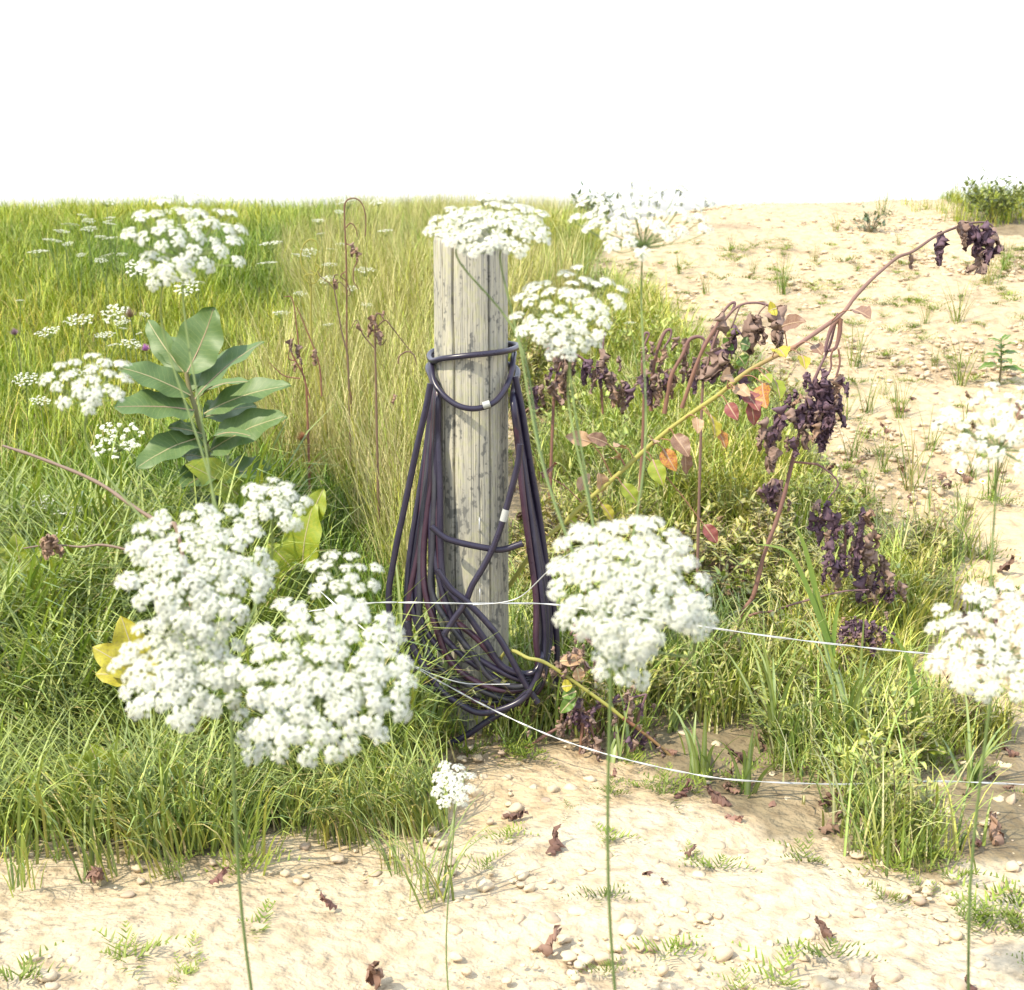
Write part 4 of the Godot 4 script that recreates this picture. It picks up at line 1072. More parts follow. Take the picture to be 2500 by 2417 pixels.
	var LP: Array = [Vector3(0.526, 0.765, -2.770), Vector3(0.569, 0.747, -2.770), Vector3(0.597, 0.771, -2.770), Vector3(0.678, 0.841, -2.770), Vector3(0.471, 0.669, -2.770), Vector3(0.496, 0.681, -2.770), Vector3(0.519, 0.695, -2.770), Vector3(0.501, 0.714, -2.770), Vector3(0.451, 0.689, -2.770), Vector3(0.472, 0.648, -2.770), Vector3(0.434, 0.650, -2.770), Vector3(0.335, 0.582, -2.770), Vector3(0.312, 0.553, -2.770), Vector3(0.342, 0.547, -2.770), Vector3(0.167, 0.594, -2.770), Vector3(0.131, 0.595, -2.770), Vector3(0.211, 0.579, -2.770), Vector3(0.206, 0.556, -2.770), Vector3(0.144, 0.509, -2.770), Vector3(0.176, 0.507, -2.770), Vector3(0.190, 0.446, -2.770), Vector3(0.062, 0.398, -2.770), Vector3(0.071, 0.538, -2.770), Vector3(0.395, 0.620, -2.770), Vector3(0.365, 0.622, -2.770), Vector3(0.279, 0.591, -2.770), Vector3(0.412, 0.596, -2.770), Vector3(0.120, 0.427, -2.770), Vector3(0.234, 0.485, -2.770), Vector3(0.290, 0.528, -2.770), Vector3(0.419, 0.720, -2.770), Vector3(0.548, 0.822, -2.770), Vector3(0.397, 0.403, -2.770)]
	for k in LV.size():
		var c: Vector3 = LP[k]
		var best: Vector3 = cane_pts[0]
		for s in 16:
			for q in 6:
				var p: Vector3 = cane_pts[s + 1].lerp(cane_pts[s + 2], q / 6.0)
				if p.distance_to(c) < best.distance_to(c): best = p
		var l: float = LV[k][1] * 1.15
		var away := (c - best) if (c - best).length() > 0.01 else Vector3(0, -1, 0.2)
		var dirn := (away.normalized() + Vector3(rng.randfn(0, 0.35), -0.45, rng.randfn(0, 0.25))).normalized()
		var a := c - dirn * l * 0.5
		if (a - best).length() > 0.015:
			stem_part("petiole", cane, [best, best.lerp(a, 0.5) + Vector3(0, 0.008, 0), a], 0.0013, 0.0009, M.bark, Color(0.3, 0.14, 0.09), null, 5)
		leaf_part(cane, a, a + dirn * l, l * 0.62, Vector3(rng.randfn(0, 0.4), 0.5, 0.8), M[LV[k][2]], 60 + k, 0.8, 0.8, 0.06, 0.35, 0.06, M.rib_pink)
	for p in [Vector3(0.882, 0.971, -2.990), Vector3(0.888, 0.974, -2.990), Vector3(0.879, 0.962, -2.990), Vector3(0.926, 0.995, -2.990), Vector3(0.938, 0.992, -2.990), Vector3(0.950, 0.989, -2.990), Vector3(0.965, 0.986, -2.990), Vector3(0.957, 0.983, -2.990), Vector3(0.978, 0.983, -2.990), Vector3(0.980, 0.995, -2.990), Vector3(0.999, 0.983, -2.990), Vector3(0.989, 0.956, -2.990), Vector3(0.983, 0.953, -2.990), Vector3(0.978, 0.938, -2.990), Vector3(0.972, 0.929, -2.990), Vector3(0.991, 0.968, -2.990)]:
		hang(cane, p + Vector3(0, 0.02, 0.0), rng.randf_range(0.035, 0.06), M.wilt if rng.randf() < 0.6 else M.wilt_brown)
	hang(cane, ([Vector3(0.817, 0.948, -2.960)])[0], 0.03, M.wilt_brown)

	# arching plum stem with pale wilted leaves
	var arch_pts: Array = [Vector3(0.431, 0.622, -3.200), Vector3(0.442, 0.695, -3.200), Vector3(0.460, 0.761, -3.200), Vector3(0.482, 0.800, -3.200), Vector3(0.510, 0.826, -3.200), Vector3(0.543, 0.832, -3.200), Vector3(0.569, 0.827, -3.200), Vector3(0.596, 0.816, -3.200), Vector3(0.610, 0.793, -3.200)]
	var afoot := on_land(arch_pts[0].x, arch_pts[0].z, 0.02)
	arch_pts.push_front(afoot)
	var arch := thing("wilted_weed", "arching plum stem with large papery brown leaves before the sand", "dead plant", afoot)
	stem_part("stem", arch, arch_pts, 0.0036, 0.0024, M.bark, Color(0.2, 0.12, 0.09), Color(0.2, 0.11, 0.12), 8, 0.2)
	for p in [Vector3(0.528, 0.785, -3.180), Vector3(0.541, 0.782, -3.180), Vector3(0.554, 0.779, -3.180), Vector3(0.516, 0.769, -3.180), Vector3(0.473, 0.788, -3.180), Vector3(0.469, 0.700, -3.180), Vector3(0.479, 0.704, -3.180), Vector3(0.492, 0.707, -3.180), Vector3(0.603, 0.779, -3.180), Vector3(0.609, 0.801, -3.180), Vector3(0.493, 0.759, -3.180), Vector3(0.465, 0.707, -3.180), Vector3(0.513, 0.664, -3.180)]:
		hang(arch, p + Vector3(0, 0.025, 0), rng.randf_range(0.055, 0.085), M.wilt_brown if rng.randf() < 0.6 else M.wilt)
	stem_part("petiole", arch, [Vector3(0.509, 0.827, -3.190), Vector3(0.497, 0.794, -3.190), Vector3(0.488, 0.761, -3.190), Vector3(0.493, 0.706, -3.190)], 0.002, 0.0015, M.bark, Color(0.16, 0.1, 0.09), null, 6)
	stem_part("petiole", arch, [Vector3(0.567, 0.828, -3.190), Vector3(0.552, 0.810, -3.190), Vector3(0.543, 0.781, -3.190)], 0.002, 0.0015, M.bark, Color(0.2, 0.13, 0.1), null, 6)
	for e in [[[Vector3(0.492, 0.760, -3.170), Vector3(0.485, 0.776, -3.170)], "lime"], [[Vector3(0.508, 0.744, -3.170), Vector3(0.531, 0.737, -3.170)], "milk"], [[Vector3(0.489, 0.747, -3.170), Vector3(0.473, 0.734, -3.170)], "seedling"], [[Vector3(0.506, 0.715, -3.170), Vector3(0.520, 0.695, -3.170)], "seedling"], [[Vector3(0.587, 0.822, -3.170), Vector3(0.568, 0.815, -3.170)], "yellow"]]:
		leaf_part(arch, e[0][0], e[0][1], 0.035, Vector3(0.1, 0.5, 0.9), M[e[1]], 7, 0.8, 0.75, 0.05, 0.3, 0.06, M.rib)

	# low cane trailing from the hose coil over the sand
	var low: Array = [Vector3(0.000, 0.216, -2.560), Vector3(0.033, 0.212, -2.560), Vector3(0.066, 0.202, -2.560), Vector3(0.116, 0.167, -2.560), Vector3(0.178, 0.121, -2.560), Vector3(0.211, 0.094, -2.560), Vector3(0.242, 0.071, -2.560), Vector3(0.291, 0.029, -2.560), Vector3(0.314, 0.005, -2.560), Vector3(0.328, -0.015, -2.560)]
	low[0] += Vector3(-0.02, -0.02, -0.06)
	low.push_front(on_land(-0.06, -2.64, 0.02))
	var trail := thing("bramble_cane", "short yellow-green cane with a red joint trailing below the hose coil", "plant", low[0])
	stem_part("stem", trail, low.slice(0, 7), 0.0035, 0.0036, M.bark, Color(0.28, 0.27, 0.08), Color(0.34, 0.33, 0.07), 8, 0.15)
	stem_part("stem", trail, low.slice(6), 0.0036, 0.0022, M.bark, Color(0.26, 0.10, 0.07), Color(0.3, 0.26, 0.08), 8, 0.15)
	for e in [[[Vector3(0.094, 0.161, -2.545), Vector3(0.114, 0.164, -2.545)], "yellow"], [[Vector3(0.121, 0.152, -2.545), Vector3(0.094, 0.141, -2.545)], "seedling"], [[Vector3(0.119, 0.141, -2.545), Vector3(0.091, 0.109, -2.545)], "seedling"], [[Vector3(0.090, 0.211, -2.545), Vector3(0.137, 0.213, -2.545)], "tan"], [[Vector3(0.121, 0.198, -2.545), Vector3(0.127, 0.172, -2.545)], "tan"], [[Vector3(0.344, -0.006, -2.530), Vector3(0.363, -0.012, -2.530)], "lime"]]:
		leaf_part(trail, e[0][0], e[0][1], 0.024, Vector3(0.1, 0.6, 0.8), M[e[1]], 17, 0.8, 0.75, 0.06, 0.35, 0.07, M.rib)

	# bare twigs in the left grass
	var twigs := [["bare_twig", "bare reddish-grey twig arching through the grass below the milkweed", [Vector3(-1.071, 0.551, -2.950), Vector3(-0.995, 0.534, -2.920), Vector3(-0.893, 0.505, -2.880), Vector3(-0.832, 0.483, -2.850), Vector3(-0.783, 0.459, -2.820), Vector3(-0.738, 0.436, -2.800), Vector3(-0.693, 0.414, -2.780), Vector3(-0.663, 0.391, -2.760)], 0.0045, []],
		["bare_twig", "thin crooked twig carrying one clump of crisp brown leaves", [Vector3(-0.962, 0.386, -2.720), Vector3(-0.922, 0.392, -2.720), Vector3(-0.884, 0.392, -2.720), Vector3(-0.847, 0.389, -2.720), Vector3(-0.812, 0.393, -2.720), Vector3(-0.778, 0.388, -2.720), Vector3(-0.744, 0.378, -2.720), Vector3(-0.718, 0.371, -2.720)], 0.0026, [Vector3(-0.909, 0.397, -2.710), Vector3(-0.901, 0.395, -2.710), Vector3(-0.893, 0.392, -2.710), Vector3(-0.904, 0.389, -2.710), Vector3(-0.918, 0.392, -2.710)]]]
	for e in twigs:
		var t := thing(e[0], e[1], "twig", e[2][e[2].size() - 1])
		var pts: Array = e[2]
		var last: Vector3 = pts[pts.size() - 1]
		pts.append(on_land(last.x + 0.05, last.z + 0.02, 0.02))
		stem_part("stem", t, pts, e[3] * 0.7, e[3] * 1.15, M.bark, Color(0.20, 0.14, 0.11), Color(0.25, 0.17, 0.12), 7, 0.4)
		for p in e[4]: hang(t, p + Vector3(0, 0.02, 0), 0.04, M.litter)

	# dried weed stalks left of the post
	var stalks := [["dried_weed", "tall rust-brown dried weed stalk with a hooked drooping tip", [[[Vector3(-0.445, 0.517, -3.900), Vector3(-0.448, 0.537, -3.900), Vector3(-0.453, 0.654, -3.900), Vector3(-0.450, 0.798, -3.900), Vector3(-0.449, 0.911, -3.900), Vector3(-0.451, 1.009, -3.900), Vector3(-0.447, 1.049, -3.900), Vector3(-0.424, 1.060, -3.900), Vector3(-0.403, 1.045, -3.900), Vector3(-0.394, 1.009, -3.900), Vector3(-0.396, 0.958, -3.900)], 0.0028], [[Vector3(-0.448, 0.982, -3.900), Vector3(-0.435, 0.994, -3.900), Vector3(-0.422, 0.982, -3.900), Vector3(-0.417, 0.958, -3.900)], 0.002], [[Vector3(-0.447, 0.939, -3.900), Vector3(-0.431, 0.931, -3.900), Vector3(-0.418, 0.900, -3.900), Vector3(-0.430, 0.868, -3.900), Vector3(-0.429, 0.837, -3.900), Vector3(-0.416, 0.817, -3.900)], 0.002], [[Vector3(-0.448, 0.868, -3.900), Vector3(-0.465, 0.853, -3.900), Vector3(-0.449, 0.837, -3.900), Vector3(-0.440, 0.805, -3.900), Vector3(-0.450, 0.798, -3.900)], 0.0018]], [Vector3(-0.426, 0.931, -3.890), Vector3(-0.420, 0.920, -3.890), Vector3(-0.419, 0.908, -3.890)], Color(0.2, 0.1, 0.06)],
		["dried_weed", "yellow weed stalk ending in a looped tangled seed head", [[[Vector3(-0.511, 0.512, -3.850), Vector3(-0.519, 0.528, -3.850), Vector3(-0.532, 0.620, -3.850), Vector3(-0.542, 0.699, -3.850), Vector3(-0.541, 0.777, -3.850), Vector3(-0.539, 0.832, -3.850), Vector3(-0.541, 0.852, -3.850)], 0.004], [[Vector3(-0.545, 0.855, -3.850), Vector3(-0.560, 0.879, -3.850), Vector3(-0.565, 0.906, -3.850), Vector3(-0.556, 0.937, -3.850), Vector3(-0.538, 0.952, -3.850), Vector3(-0.521, 0.944, -3.850), Vector3(-0.518, 0.921, -3.850), Vector3(-0.526, 0.886, -3.850), Vector3(-0.533, 0.863, -3.850)], 0.0022], [[Vector3(-0.528, 0.856, -3.840), Vector3(-0.515, 0.879, -3.840), Vector3(-0.523, 0.887, -3.840), Vector3(-0.508, 0.871, -3.840), Vector3(-0.520, 0.856, -3.840), Vector3(-0.501, 0.844, -3.840), Vector3(-0.481, 0.840, -3.840)], 0.0018], [[Vector3(-0.548, 0.840, -3.840), Vector3(-0.555, 0.856, -3.840), Vector3(-0.536, 0.860, -3.840), Vector3(-0.524, 0.840, -3.840), Vector3(-0.544, 0.837, -3.840), Vector3(-0.551, 0.852, -3.840)], 0.0018], [[Vector3(-0.539, 0.871, -3.840), Vector3(-0.516, 0.856, -3.840), Vector3(-0.528, 0.837, -3.840), Vector3(-0.548, 0.848, -3.840)], 0.0016]], [], Color(0.34, 0.31, 0.06)],
		["dried_weed", "thin dark dried stalk leaning among the straw grass", [[[Vector3(-0.439, 0.602, -3.800), Vector3(-0.442, 0.657, -3.800), Vector3(-0.454, 0.711, -3.800), Vector3(-0.466, 0.789, -3.800), Vector3(-0.471, 0.824, -3.800), Vector3(-0.473, 0.847, -3.800), Vector3(-0.468, 0.861, -3.800), Vector3(-0.460, 0.861, -3.800)], 0.0026], [[Vector3(-0.471, 0.824, -3.800), Vector3(-0.488, 0.843, -3.800), Vector3(-0.507, 0.858, -3.800), Vector3(-0.514, 0.873, -3.800)], 0.0016], [[Vector3(-0.471, 0.820, -3.800), Vector3(-0.457, 0.843, -3.800), Vector3(-0.434, 0.820, -3.800)], 0.0015]], [Vector3(-0.473, 0.839, -3.800), Vector3(-0.469, 0.831, -3.800)], Color(0.17, 0.11, 0.07)],
		["dried_weed", "bushy brown dried weed with curled twigs near the post", [[[Vector3(-0.327, 0.601, -3.400), Vector3(-0.327, 0.707, -3.400), Vector3(-0.325, 0.783, -3.400), Vector3(-0.313, 0.790, -3.400), Vector3(-0.305, 0.776, -3.400)], 0.003], [[Vector3(-0.326, 0.742, -3.400), Vector3(-0.338, 0.766, -3.400), Vector3(-0.331, 0.783, -3.400)], 0.0018], [[Vector3(-0.325, 0.756, -3.400), Vector3(-0.303, 0.776, -3.400), Vector3(-0.286, 0.759, -3.400), Vector3(-0.265, 0.731, -3.400), Vector3(-0.241, 0.700, -3.400)], 0.0018], [[Vector3(-0.327, 0.707, -3.400), Vector3(-0.356, 0.742, -3.400), Vector3(-0.369, 0.776, -3.400), Vector3(-0.384, 0.756, -3.400)], 0.0018], [[Vector3(-0.273, 0.672, -3.400), Vector3(-0.270, 0.689, -3.400), Vector3(-0.252, 0.701, -3.400), Vector3(-0.235, 0.693, -3.400), Vector3(-0.228, 0.668, -3.400)], 0.0022], [[Vector3(-0.326, 0.724, -3.400), Vector3(-0.311, 0.717, -3.400), Vector3(-0.300, 0.731, -3.400)], 0.0016]], [Vector3(-0.333, 0.777, -3.390), Vector3(-0.327, 0.767, -3.390), Vector3(-0.337, 0.756, -3.390), Vector3(-0.317, 0.739, -3.390), Vector3(-0.369, 0.756, -3.390), Vector3(-0.285, 0.588, -3.390), Vector3(-0.305, 0.788, -3.390)], Color(0.18, 0.11, 0.07)],
		["dried_weed", "low reddish dried weed beside the milkweed leaf tips", [[[Vector3(-0.523, 0.536, -3.600), Vector3(-0.528, 0.611, -3.600), Vector3(-0.549, 0.656, -3.600), Vector3(-0.563, 0.693, -3.600), Vector3(-0.551, 0.715, -3.600)], 0.003], [[Vector3(-0.549, 0.656, -3.600), Vector3(-0.567, 0.663, -3.600), Vector3(-0.563, 0.686, -3.600)], 0.002], [[Vector3(-0.515, 0.559, -3.600), Vector3(-0.535, 0.641, -3.600), Vector3(-0.543, 0.737, -3.600), Vector3(-0.552, 0.811, -3.600), Vector3(-0.573, 0.818, -3.600)], 0.002], [[Vector3(-0.539, 0.611, -3.600), Vector3(-0.580, 0.619, -3.600), Vector3(-0.616, 0.652, -3.600)], 0.0018], [[Vector3(-0.485, 0.566, -3.600), Vector3(-0.490, 0.649, -3.600), Vector3(-0.517, 0.730, -3.600), Vector3(-0.541, 0.792, -3.600)], 0.0022]], [Vector3(-0.557, 0.701, -3.590), Vector3(-0.547, 0.687, -3.590), Vector3(-0.495, 0.676, -3.590), Vector3(-0.540, 0.653, -3.590), Vector3(-0.548, 0.642, -3.590)], Color(0.25, 0.11, 0.07)]]
	for e in stalks:
		var p0: Vector3 = e[2][0][0][0]
		var foot := on_land(p0.x, p0.z, 0.02)
		var t := thing(e[0], e[1], "dead plant", foot)
		for k in e[2].size():
			var pts: Array = e[2][k][0]
			if k == 0: pts.push_front(foot)
			stem_part("stem" if k == 0 else "twig", t, pts, e[2][k][1] * 1.1, e[2][k][1] * 0.55, M.bark, e[4], (e[4] as Color) * 0.75, 7, 0.3)
		for p in e[3]: hang(t, p + Vector3(0, 0.012, 0), rng.randf_range(0.018, 0.04), M.litter if rng.randf() < 0.5 else M.wilt_brown)


# ---------------------------------------------------------------- single grass clumps and small plants
func build_clumps() -> void:
	var g := Color(0.13, 0.21, 0.035)
	var y := Color(0.24, 0.29, 0.05)
	# foot, blades, length, lean of the clump, label
	var list := [
		[([Vector3(0.652, 0.011, -2.560)])[0], 12, 0.30, 0.0, "tall broad-bladed grass clump growing under the middle wire"],
		[([Vector3(0.498, 0.016, -2.580)])[0], 13, 0.26, 0.4, "spreading broad-bladed grass clump between the two fence wires"],
		[([Vector3(0.777, 0.010, -2.568)])[0], 12, 0.17, 0.0, "short upright grass clump beside the heart-leaved weed"],
		[([Vector3(0.320, 0.031, -2.652)])[0], 8, 0.12, 0.0, "small bright grass clump on the leaf litter"],
		[([Vector3(-0.269, 0.007, -2.452)])[0], 12, 0.26, 0.5, "broad-bladed grass clump left of the wooden post foot"],
		[([Vector3(-0.348, 0.005, -2.432)])[0], 9, 0.22, 0.0, "upright broad-bladed grass clump under the white flower heads"],
		[([Vector3(-0.205, 0.014, -2.560)])[0], 12, 0.15, -0.3, "dense fine grass clump against the wooden post foot"],
		[([Vector3(-0.438, 0.004, -2.424)])[0], 8, 0.2, -0.4, "leaning grass clump beside the small yellowing plant"],
		[([Vector3(0.835, 0.003, -2.448)])[0], 9, 0.16, 0.4, "leaning grass clump at the sandy bank foot"],
		[([Vector3(0.209, 0.016, -2.548)])[0], 9, 0.13, 0.3, "low grass clump on the sand beside the trailing cane tip"],
		[([Vector3(0.348, 0.010, -2.464)])[0], 11, 0.15, -0.2, "low bright grass clump on sand below the sagging wire"],
		[([Vector3(0.421, 0.006, -2.408)])[0], 9, 0.14, 0.2, "outermost low grass clump on the bare front ground"],
		[([Vector3(0.444, 0.072, -2.876)])[0], 10, 0.2, 0.2, "drooping grass clump below the dense white flower head"]]
	for e in list:
		var t := thing("grass_clump", e[4], "grass", e[0] - Vector3(0, 0.01, 0))
		for b in e[1]:
			var az: float = rng.randf() * TAU
			var sh := Shape.new()
			var col := g.lerp(y, rng.randf()) * rng.randf_range(0.85, 1.2)
			var lean := (Vector3(cos(az), 0, sin(az)) + Vector3(e[3], 0, 0)).normalized()
			blade(sh, Vector3(rng.randfn(0, 0.012), 0, rng.randfn(0, 0.012)), lean, e[2] * rng.randf_range(0.6, 1.25), rng.randf_range(0.009, 0.0155), rng.randf_range(0.05, 0.5), rng.randf_range(0.3, 1.7), col, col.lerp(y, 0.4), 9, 0.35)
			part("blade", sh.mesh(), M.broad, t)
	# the tall pair of broad blades before the shrivelled clump
	var tall: Array = [Vector3(0.675, -0.013, -2.620), Vector3(0.641, 0.097, -2.620), Vector3(0.612, 0.214, -2.620), Vector3(0.581, 0.328, -2.620), Vector3(0.561, 0.400, -2.620), Vector3(0.543, 0.456, -2.620)]
	var tfoot := on_land(tall[0].x, tall[0].z, 0.01)
	var tt := thing("tall_grass", "tall single grass stem with long arching blades crossing the middle wire", "grass", tfoot)
	tall.push_front(tfoot)
	stem_part("stem", tt, tall.slice(0, 5), 0.0042, 0.003, M.stem, Color(0.32, 0.33, 0.07), Color(0.2, 0.28, 0.05), 8, 0.05)
	var ribbons := [[[Vector3(0.612, 0.214, -2.620), Vector3(0.585, 0.308, -2.620), Vector3(0.564, 0.385, -2.620), Vector3(0.548, 0.431, -2.620), Vector3(0.535, 0.457, -2.620)], 0.014], [[Vector3(0.607, 0.228, -2.615), Vector3(0.574, 0.309, -2.615), Vector3(0.546, 0.371, -2.615), Vector3(0.525, 0.404, -2.615), Vector3(0.495, 0.416, -2.615), Vector3(0.461, 0.420, -2.615)], 0.011], [[Vector3(0.617, 0.198, -2.620), Vector3(0.621, 0.276, -2.620), Vector3(0.629, 0.318, -2.620)], 0.011], [[Vector3(0.779, 0.125, -2.600), Vector3(0.761, 0.189, -2.600), Vector3(0.734, 0.236, -2.600), Vector3(0.707, 0.253, -2.600)], 0.010], [[Vector3(0.719, 0.040, -2.600), Vector3(0.755, 0.104, -2.600), Vector3(0.782, 0.138, -2.600), Vector3(0.830, 0.136, -2.600)], 0.008]]
	for q in ribbons:
		var pts := smooth(shifted(q[0], tfoot), 5)
		var sh := Shape.new()
		for k in pts.size():
			var f := float(k) / (pts.size() - 1)
			var dirn: Vector3 = (pts[mini(k + 1, pts.size() - 1)] - pts[maxi(k - 1, 0)]).normalized()
			var nn := (Vector3(-0.2, 0.5, 0.9) - dirn * dirn.dot(Vector3(-0.2, 0.5, 0.9))).normalized()
			var across := dirn.cross(nn)
			var w: float = q[1] * 0.5 * pow(1.0 - 0.98 * f, 0.6)
			for s in [-1.0, 0.0, 1.0]:
				sh.add(pts[k] + across * w * s + nn * w * 0.35 * absf(s), (nn - across * s * 0.35).normalized(), Color(0.15, 0.24, 0.05).lerp(Color(0.22, 0.29, 0.06), f), Vector2(s, f))
		sh.grid(0, pts.size(), 3)
		part("blade", sh.mesh(), M.broad, tt)
	# tufts of thin grass on the bare sand
	var spots: Array = [Vector3(1.630, 0.508, -4.920), Vector3(1.537, 0.591, -5.312), Vector3(1.658, 0.599, -5.328), Vector3(1.195, 0.432, -4.548), Vector3(1.110, 0.403, -4.400), Vector3(1.195, 0.394, -4.352), Vector3(1.479, 0.452, -4.656), Vector3(1.454, 0.496, -4.872), Vector3(0.978, 0.323, -4.028), Vector3(1.048, 0.307, -3.948), Vector3(1.095, 0.283, -3.844), Vector3(1.118, 0.252, -3.716), Vector3(1.289, 0.299, -3.912), Vector3(1.306, 0.267, -3.780), Vector3(1.166, 0.223, -3.596), Vector3(1.036, 0.202, -3.512), Vector3(0.978, 0.222, -3.600), Vector3(1.175, 0.175, -3.404), Vector3(1.059, 0.175, -3.404), Vector3(0.959, 0.259, -3.752), Vector3(1.010, 0.144, -3.276), Vector3(1.074, 0.115, -3.156), Vector3(0.909, 0.111, -3.128), Vector3(1.222, 0.341, -4.096), Vector3(1.186, 0.495, -4.880), Vector3(1.088, 0.688, -5.740), Vector3(1.297, 0.793, -6.164), Vector3(1.006, 0.757, -6.016), Vector3(0.965, 0.831, -6.340), Vector3(1.444, 0.756, -6.020), Vector3(1.733, 0.849, -6.468), Vector3(1.508, 0.913, -6.732), Vector3(1.823, 0.979, -7.124), Vector3(2.070, 0.754, -6.060), Vector3(1.936, 0.713, -5.844), Vector3(0.773, 0.689, -5.732), Vector3(0.702, 0.756, -6.036), Vector3(1.589, 0.688, -5.736), Vector3(1.367, 0.366, -4.224), Vector3(1.019, 0.394, -4.356)]
	var protos := []
	for k in 4:
		var r := RandomNumberGenerator.new()
		r.seed = 1000 + k
		protos.append(tuft(1000 + k, 22, 0.06, 0.17, 0.003, 0.2, 1.5, 0.008, [g, y, g * 0.8, Color(0.3, 0.25, 0.1)]))
	for k in spots.size():
		var p: Vector3 = spots[k]
		var t := thing("sand_tuft", "thin grass tuft growing alone on the bare sandy bank", "grass", p - Vector3(0, 0.002, 0), "grass tufts on the bare sand")
		var s := rng.randf_range(0.45, 1.5)
		part("blades", protos[k % 4], M.grass, t, Transform3D(Basis(Vector3.UP, rng.randf() * TAU).scaled(Vector3(s, s, s)), Vector3.ZERO))
	# leafy seedling at the sand
	var sfoot: Vector3 = ([Vector3(1.606, 0.454, -4.664)])[0]
	var sd := -sfoot.z
	var seedling := thing("leafy_seedling", "upright leafy green seedling alone on the bare sand", "plant", sfoot)
	var up := 0.155
	stem_part("stem", seedling, [sfoot - Vector3(0, 0.01, 0), sfoot + Vector3(0.002, up * 0.5, 0), sfoot + Vector3(-0.004, up, 0)], 0.004, 0.002, M.stem, Color(0.2, 0.13, 0.09), Color(0.13, 0.2, 0.05))
	for k in 11:
		var az := k * 2.39996 + 0.5
		var h := up * (0.35 + 0.06 * k)
		var b := sfoot + Vector3(0, h, 0)
		var l := 0.085 - 0.004 * k
		leaf_part(seedling, b, b + Vector3(cos(az) * l, 0.02 - 0.03 * (1.0 - k / 11.0), sin(az) * l), l * 0.5, Vector3(0, 1, 0.3), M.seedling, 30 + k, 0.75, 0.8, 0.1, 0.25, 0.05, M.rib)
	# heart-leaved weed
	var hfoot: Vector3 = ([Vector3(0.740, 0.007, -2.504)])[0]
	var heart := thing("heart_leaf_weed", "low weed with bright heart-shaped leaves near the lower wire", "plant", hfoot)
	for e in [[-0.01, 0.05, 0.05, 0.045], [0.055, 0.05, 0.02, 0.036], [0.02, 0.08, 0.0, 0.04], [-0.03, 0.085, -0.02, 0.03], [0.04, 0.09, -0.03, 0.03]]:
		var b := hfoot + Vector3(e[0] * 0.6, e[1], e[2] * 0.6)
		stem_part("stem", heart, [hfoot - Vector3(0, 0.01, 0), hfoot + Vector3(e[0] * 0.2, e[1] * 0.6, e[2] * 0.2), b], 0.0018, 0.0012, M.stem, Color(0.15, 0.22, 0.06), null, 5)
		leaf_part(heart, b, b + Vector3(e[0], -0.004, e[2]).normalized() * e[3], e[3] * 0.95, Vector3(0, 1, 0.4), M.lime, 50, 0.6, 0.75, 0.08, 0.25, 0.05, M.rib)
	# two daisies
	for p in [Vector3(1.234, 0.323, -3.844), Vector3(1.275, 0.308, -3.780)]:
		var foot := on_land(p.x, p.z, 0.01)
		var t := thing("daisy", "tiny white daisy with a yellow eye on the bare sand", "flower", foot, "daisies on the sand")
		stem_part("stem", t, [foot, foot.lerp(p, 0.5) + Vector3(0.004, 0, 0), p], 0.0012, 0.001, M.stem, Color(0.15, 0.2, 0.06), null, 5)
		var sh := Shape.new()
		for k in 13:
			var az := TAU * k / 13.0
			blade(sh, Vector3.ZERO, Vector3(cos(az), 0, sin(az)), 0.011, 0.005, 1.3, 0.2, Color(0.8, 0.8, 0.76), Color(0.8, 0.8, 0.76), 2)
		var bas := facing(Vector3(1, 0, 0), Vector3(0, 1, 0.8), 1.0)
		part("petals", sh.mesh(), M.petal, t, Transform3D(bas, p - foot))
		var eye := SphereMesh.new()
		eye.radius = 0.0042; eye.height = 0.006; eye.radial_segments = 10; eye.rings = 5
		part("eye", eye, mat(lin(0.6, 0.42, 0.02), 0.8), t, Transform3D(bas, p - foot + Vector3(0, 0.001, 0.001)))
	# leafy bushes on the crest
	var bushes := [["leafy_bush", "dark green leafy bush on the crest behind the lacy flowers", ([Vector3(0.388, 0.923, -7.168)])[0], 0.16, Color(0.075, 0.13, 0.03), 340], ["leafy_bush", "yellow-green leafy bush on the crest behind the drooping cane tip", ([Vector3(2.289, 0.945, -6.932)])[0], 0.2, Color(0.17, 0.21, 0.035), 460], ["leafy_bush", "sparse grey-green sprig rising from the sand near the crest", ([Vector3(1.657, 0.902, -6.692)])[0], 0.1, Color(0.10, 0.15, 0.07), 90]]
	for e in bushes:
		var t := thing(e[0], e[1], "bush", e[2] - Vector3(0, 0.01, 0))
		var r := RandomNumberGenerator.new()
		r.seed = 1200
		var sh := Shape.new()
		var st := Shape.new()
		for k in 12:
			var az := r.randf() * TAU
			var tip := Vector3(cos(az) * e[3] * r.randf_range(0.2, 1.0), e[3] * r.randf_range(0.5, 1.1), sin(az) * e[3] * r.randf_range(0.2, 0.9))
			tube(st, smooth([Vector3.ZERO, tip * 0.5 + Vector3(0, 0.02, 0), tip], 3), 0.002, 0.001, 4, Color(0.15, 0.12, 0.06))
			for q in int(e[5]) / 12:
				var f := r.randf_range(0.3, 1.05)
				var p := tip * f + Vector3(r.randfn(0, 0.02), r.randfn(0, 0.02), r.randfn(0, 0.02))
				var az2 := r.randf() * TAU
				blade(sh, p, Vector3(cos(az2), 0, sin(az2)), r.randf_range(0.025, 0.045), r.randf_range(0.012, 0.022), r.randf_range(0.5, 1.5), 0.6, (e[4] as Color) * r.randf_range(0.6, 1.4), e[4] as Color, 3, 0.25)
		part("branches", st.mesh(), M.stem, t)
		part("foliage", sh.mesh(), M.grass, t)


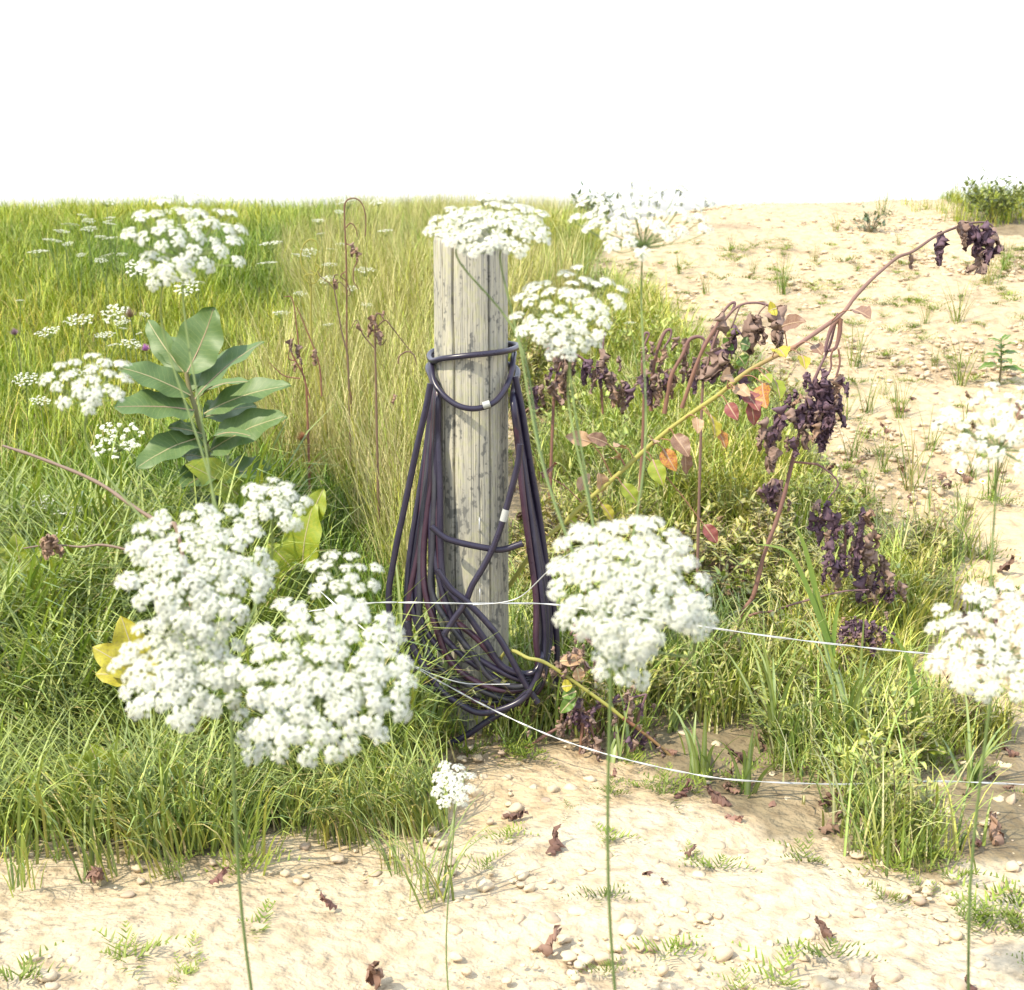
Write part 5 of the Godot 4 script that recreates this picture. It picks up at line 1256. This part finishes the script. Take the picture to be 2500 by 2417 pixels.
func _ready() -> void:
	rng.seed = 20240817
	lump.seed = 11
	lump.frequency = 0.02
	patch.seed = 29
	patch.frequency = 0.06

	var cam := Camera3D.new()
	cam.name = "camera"
	add_child(cam)
	cam.position = Vector3(0, EYE, 0)
	cam.rotation_degrees = Vector3(-11.85, 0, 0)
	cam.fov = 38.38
	cam.near = 0.05
	cam.far = 300.0
	cam.current = true
	var lens := CameraAttributesPhysical.new()
	lens.frustum_focal_length = 50.0
	lens.frustum_focus_distance = 2.6
	lens.exposure_aperture = 11.0
	cam.attributes = lens
	cam.fov = 38.38

	var env := Environment.new()
	env.background_mode = Environment.BG_SKY
	var sky := Sky.new()
	var sm := ProceduralSkyMaterial.new()
	sm.sky_top_color = Color(0.80, 0.87, 0.96)
	sm.sky_horizon_color = Color(0.97, 0.98, 1.0)
	sm.sky_curve = 0.5
	sm.sky_energy_multiplier = 1.2
	sm.ground_bottom_color = Color(0.45, 0.44, 0.36)
	sm.ground_horizon_color = Color(0.9, 0.9, 0.88)
	sm.sun_angle_max = 0.5
	sky.sky_material = sm
	env.sky = sky
	env.tonemap_mode = Environment.TONE_MAPPER_LINEAR
	env.tonemap_exposure = 1.3
	env.sdfgi_enabled = true
	env.ssao_enabled = true
	env.ssil_enabled = true
	var we := WorldEnvironment.new()
	we.name = "world_environment"
	we.environment = env
	add_child(we)

	var sun := DirectionalLight3D.new()
	sun.name = "sun"
	add_child(sun)
	sun.look_at_from_position(Vector3(-5.5, 7.6, 3.6), Vector3.ZERO)
	sun.light_energy = 1.5
	sun.light_color = Color(1.0, 0.955, 0.86)
	sun.light_angular_distance = 0.5
	sun.shadow_enabled = true

	meadow = flat_poly([Vector3(-4.372, 1.085, -9.504), Vector3(-0.444, 1.085, -9.504), Vector3(-0.178, 0.227, -3.640), Vector3(-0.165, 0.112, -3.084), Vector3(-0.131, 0.016, -2.580), Vector3(-0.120, 0.004, -2.344), Vector3(-1.183, 0.002, -2.348)])
	straw_zone = flat_poly([Vector3(-0.991, 1.085, -9.504), Vector3(-0.376, 1.085, -9.504), Vector3(-0.160, 0.144, -3.232), Vector3(-0.426, 0.151, -3.296), Vector3(-0.621, 0.307, -3.952), Vector3(-0.845, 0.568, -5.240)])
	lush_zone = flat_poly([Vector3(0.012, 0.827, -6.448), Vector3(0.321, 0.721, -5.888), Vector3(0.583, 0.560, -5.128), Vector3(0.825, 0.473, -4.760), Vector3(0.971, 0.393, -4.360), Vector3(0.938, 0.266, -3.784), Vector3(0.910, 0.133, -3.224), Vector3(0.907, 0.063, -2.904), Vector3(1.023, 0.018, -2.684), Vector3(1.146, 0.009, -2.624), Vector3(0.959, 0.005, -2.160), Vector3(0.448, -0.001, -2.172), Vector3(0.288, 0.005, -2.364), Vector3(0.198, 0.017, -2.540), Vector3(0.020, 0.018, -2.576), Vector3(-0.044, 0.068, -2.856), Vector3(-0.037, 0.298, -3.996)])
	crest_zone = flat_poly([Vector3(2.766, 1.099, -9.504), Vector3(4.166, 1.099, -9.504), Vector3(2.846, 0.850, -6.444), Vector3(2.126, 0.890, -6.684)])
	back_zone = flat_poly([Vector3(-0.478, 1.085, -9.504), Vector3(0.444, 1.085, -9.504), Vector3(0.380, 0.846, -6.560), Vector3(0.292, 0.689, -5.720), Vector3(-0.009, 0.499, -4.844), Vector3(-0.233, 0.497, -4.856)])
	make_materials()
	build_ground()
	build_post()
	build_hose()
	build_wires()
	build_milkweed()
	build_flowers()
	dead_plants()
	build_clumps()
	grass_stuff()
	loose_stuff()
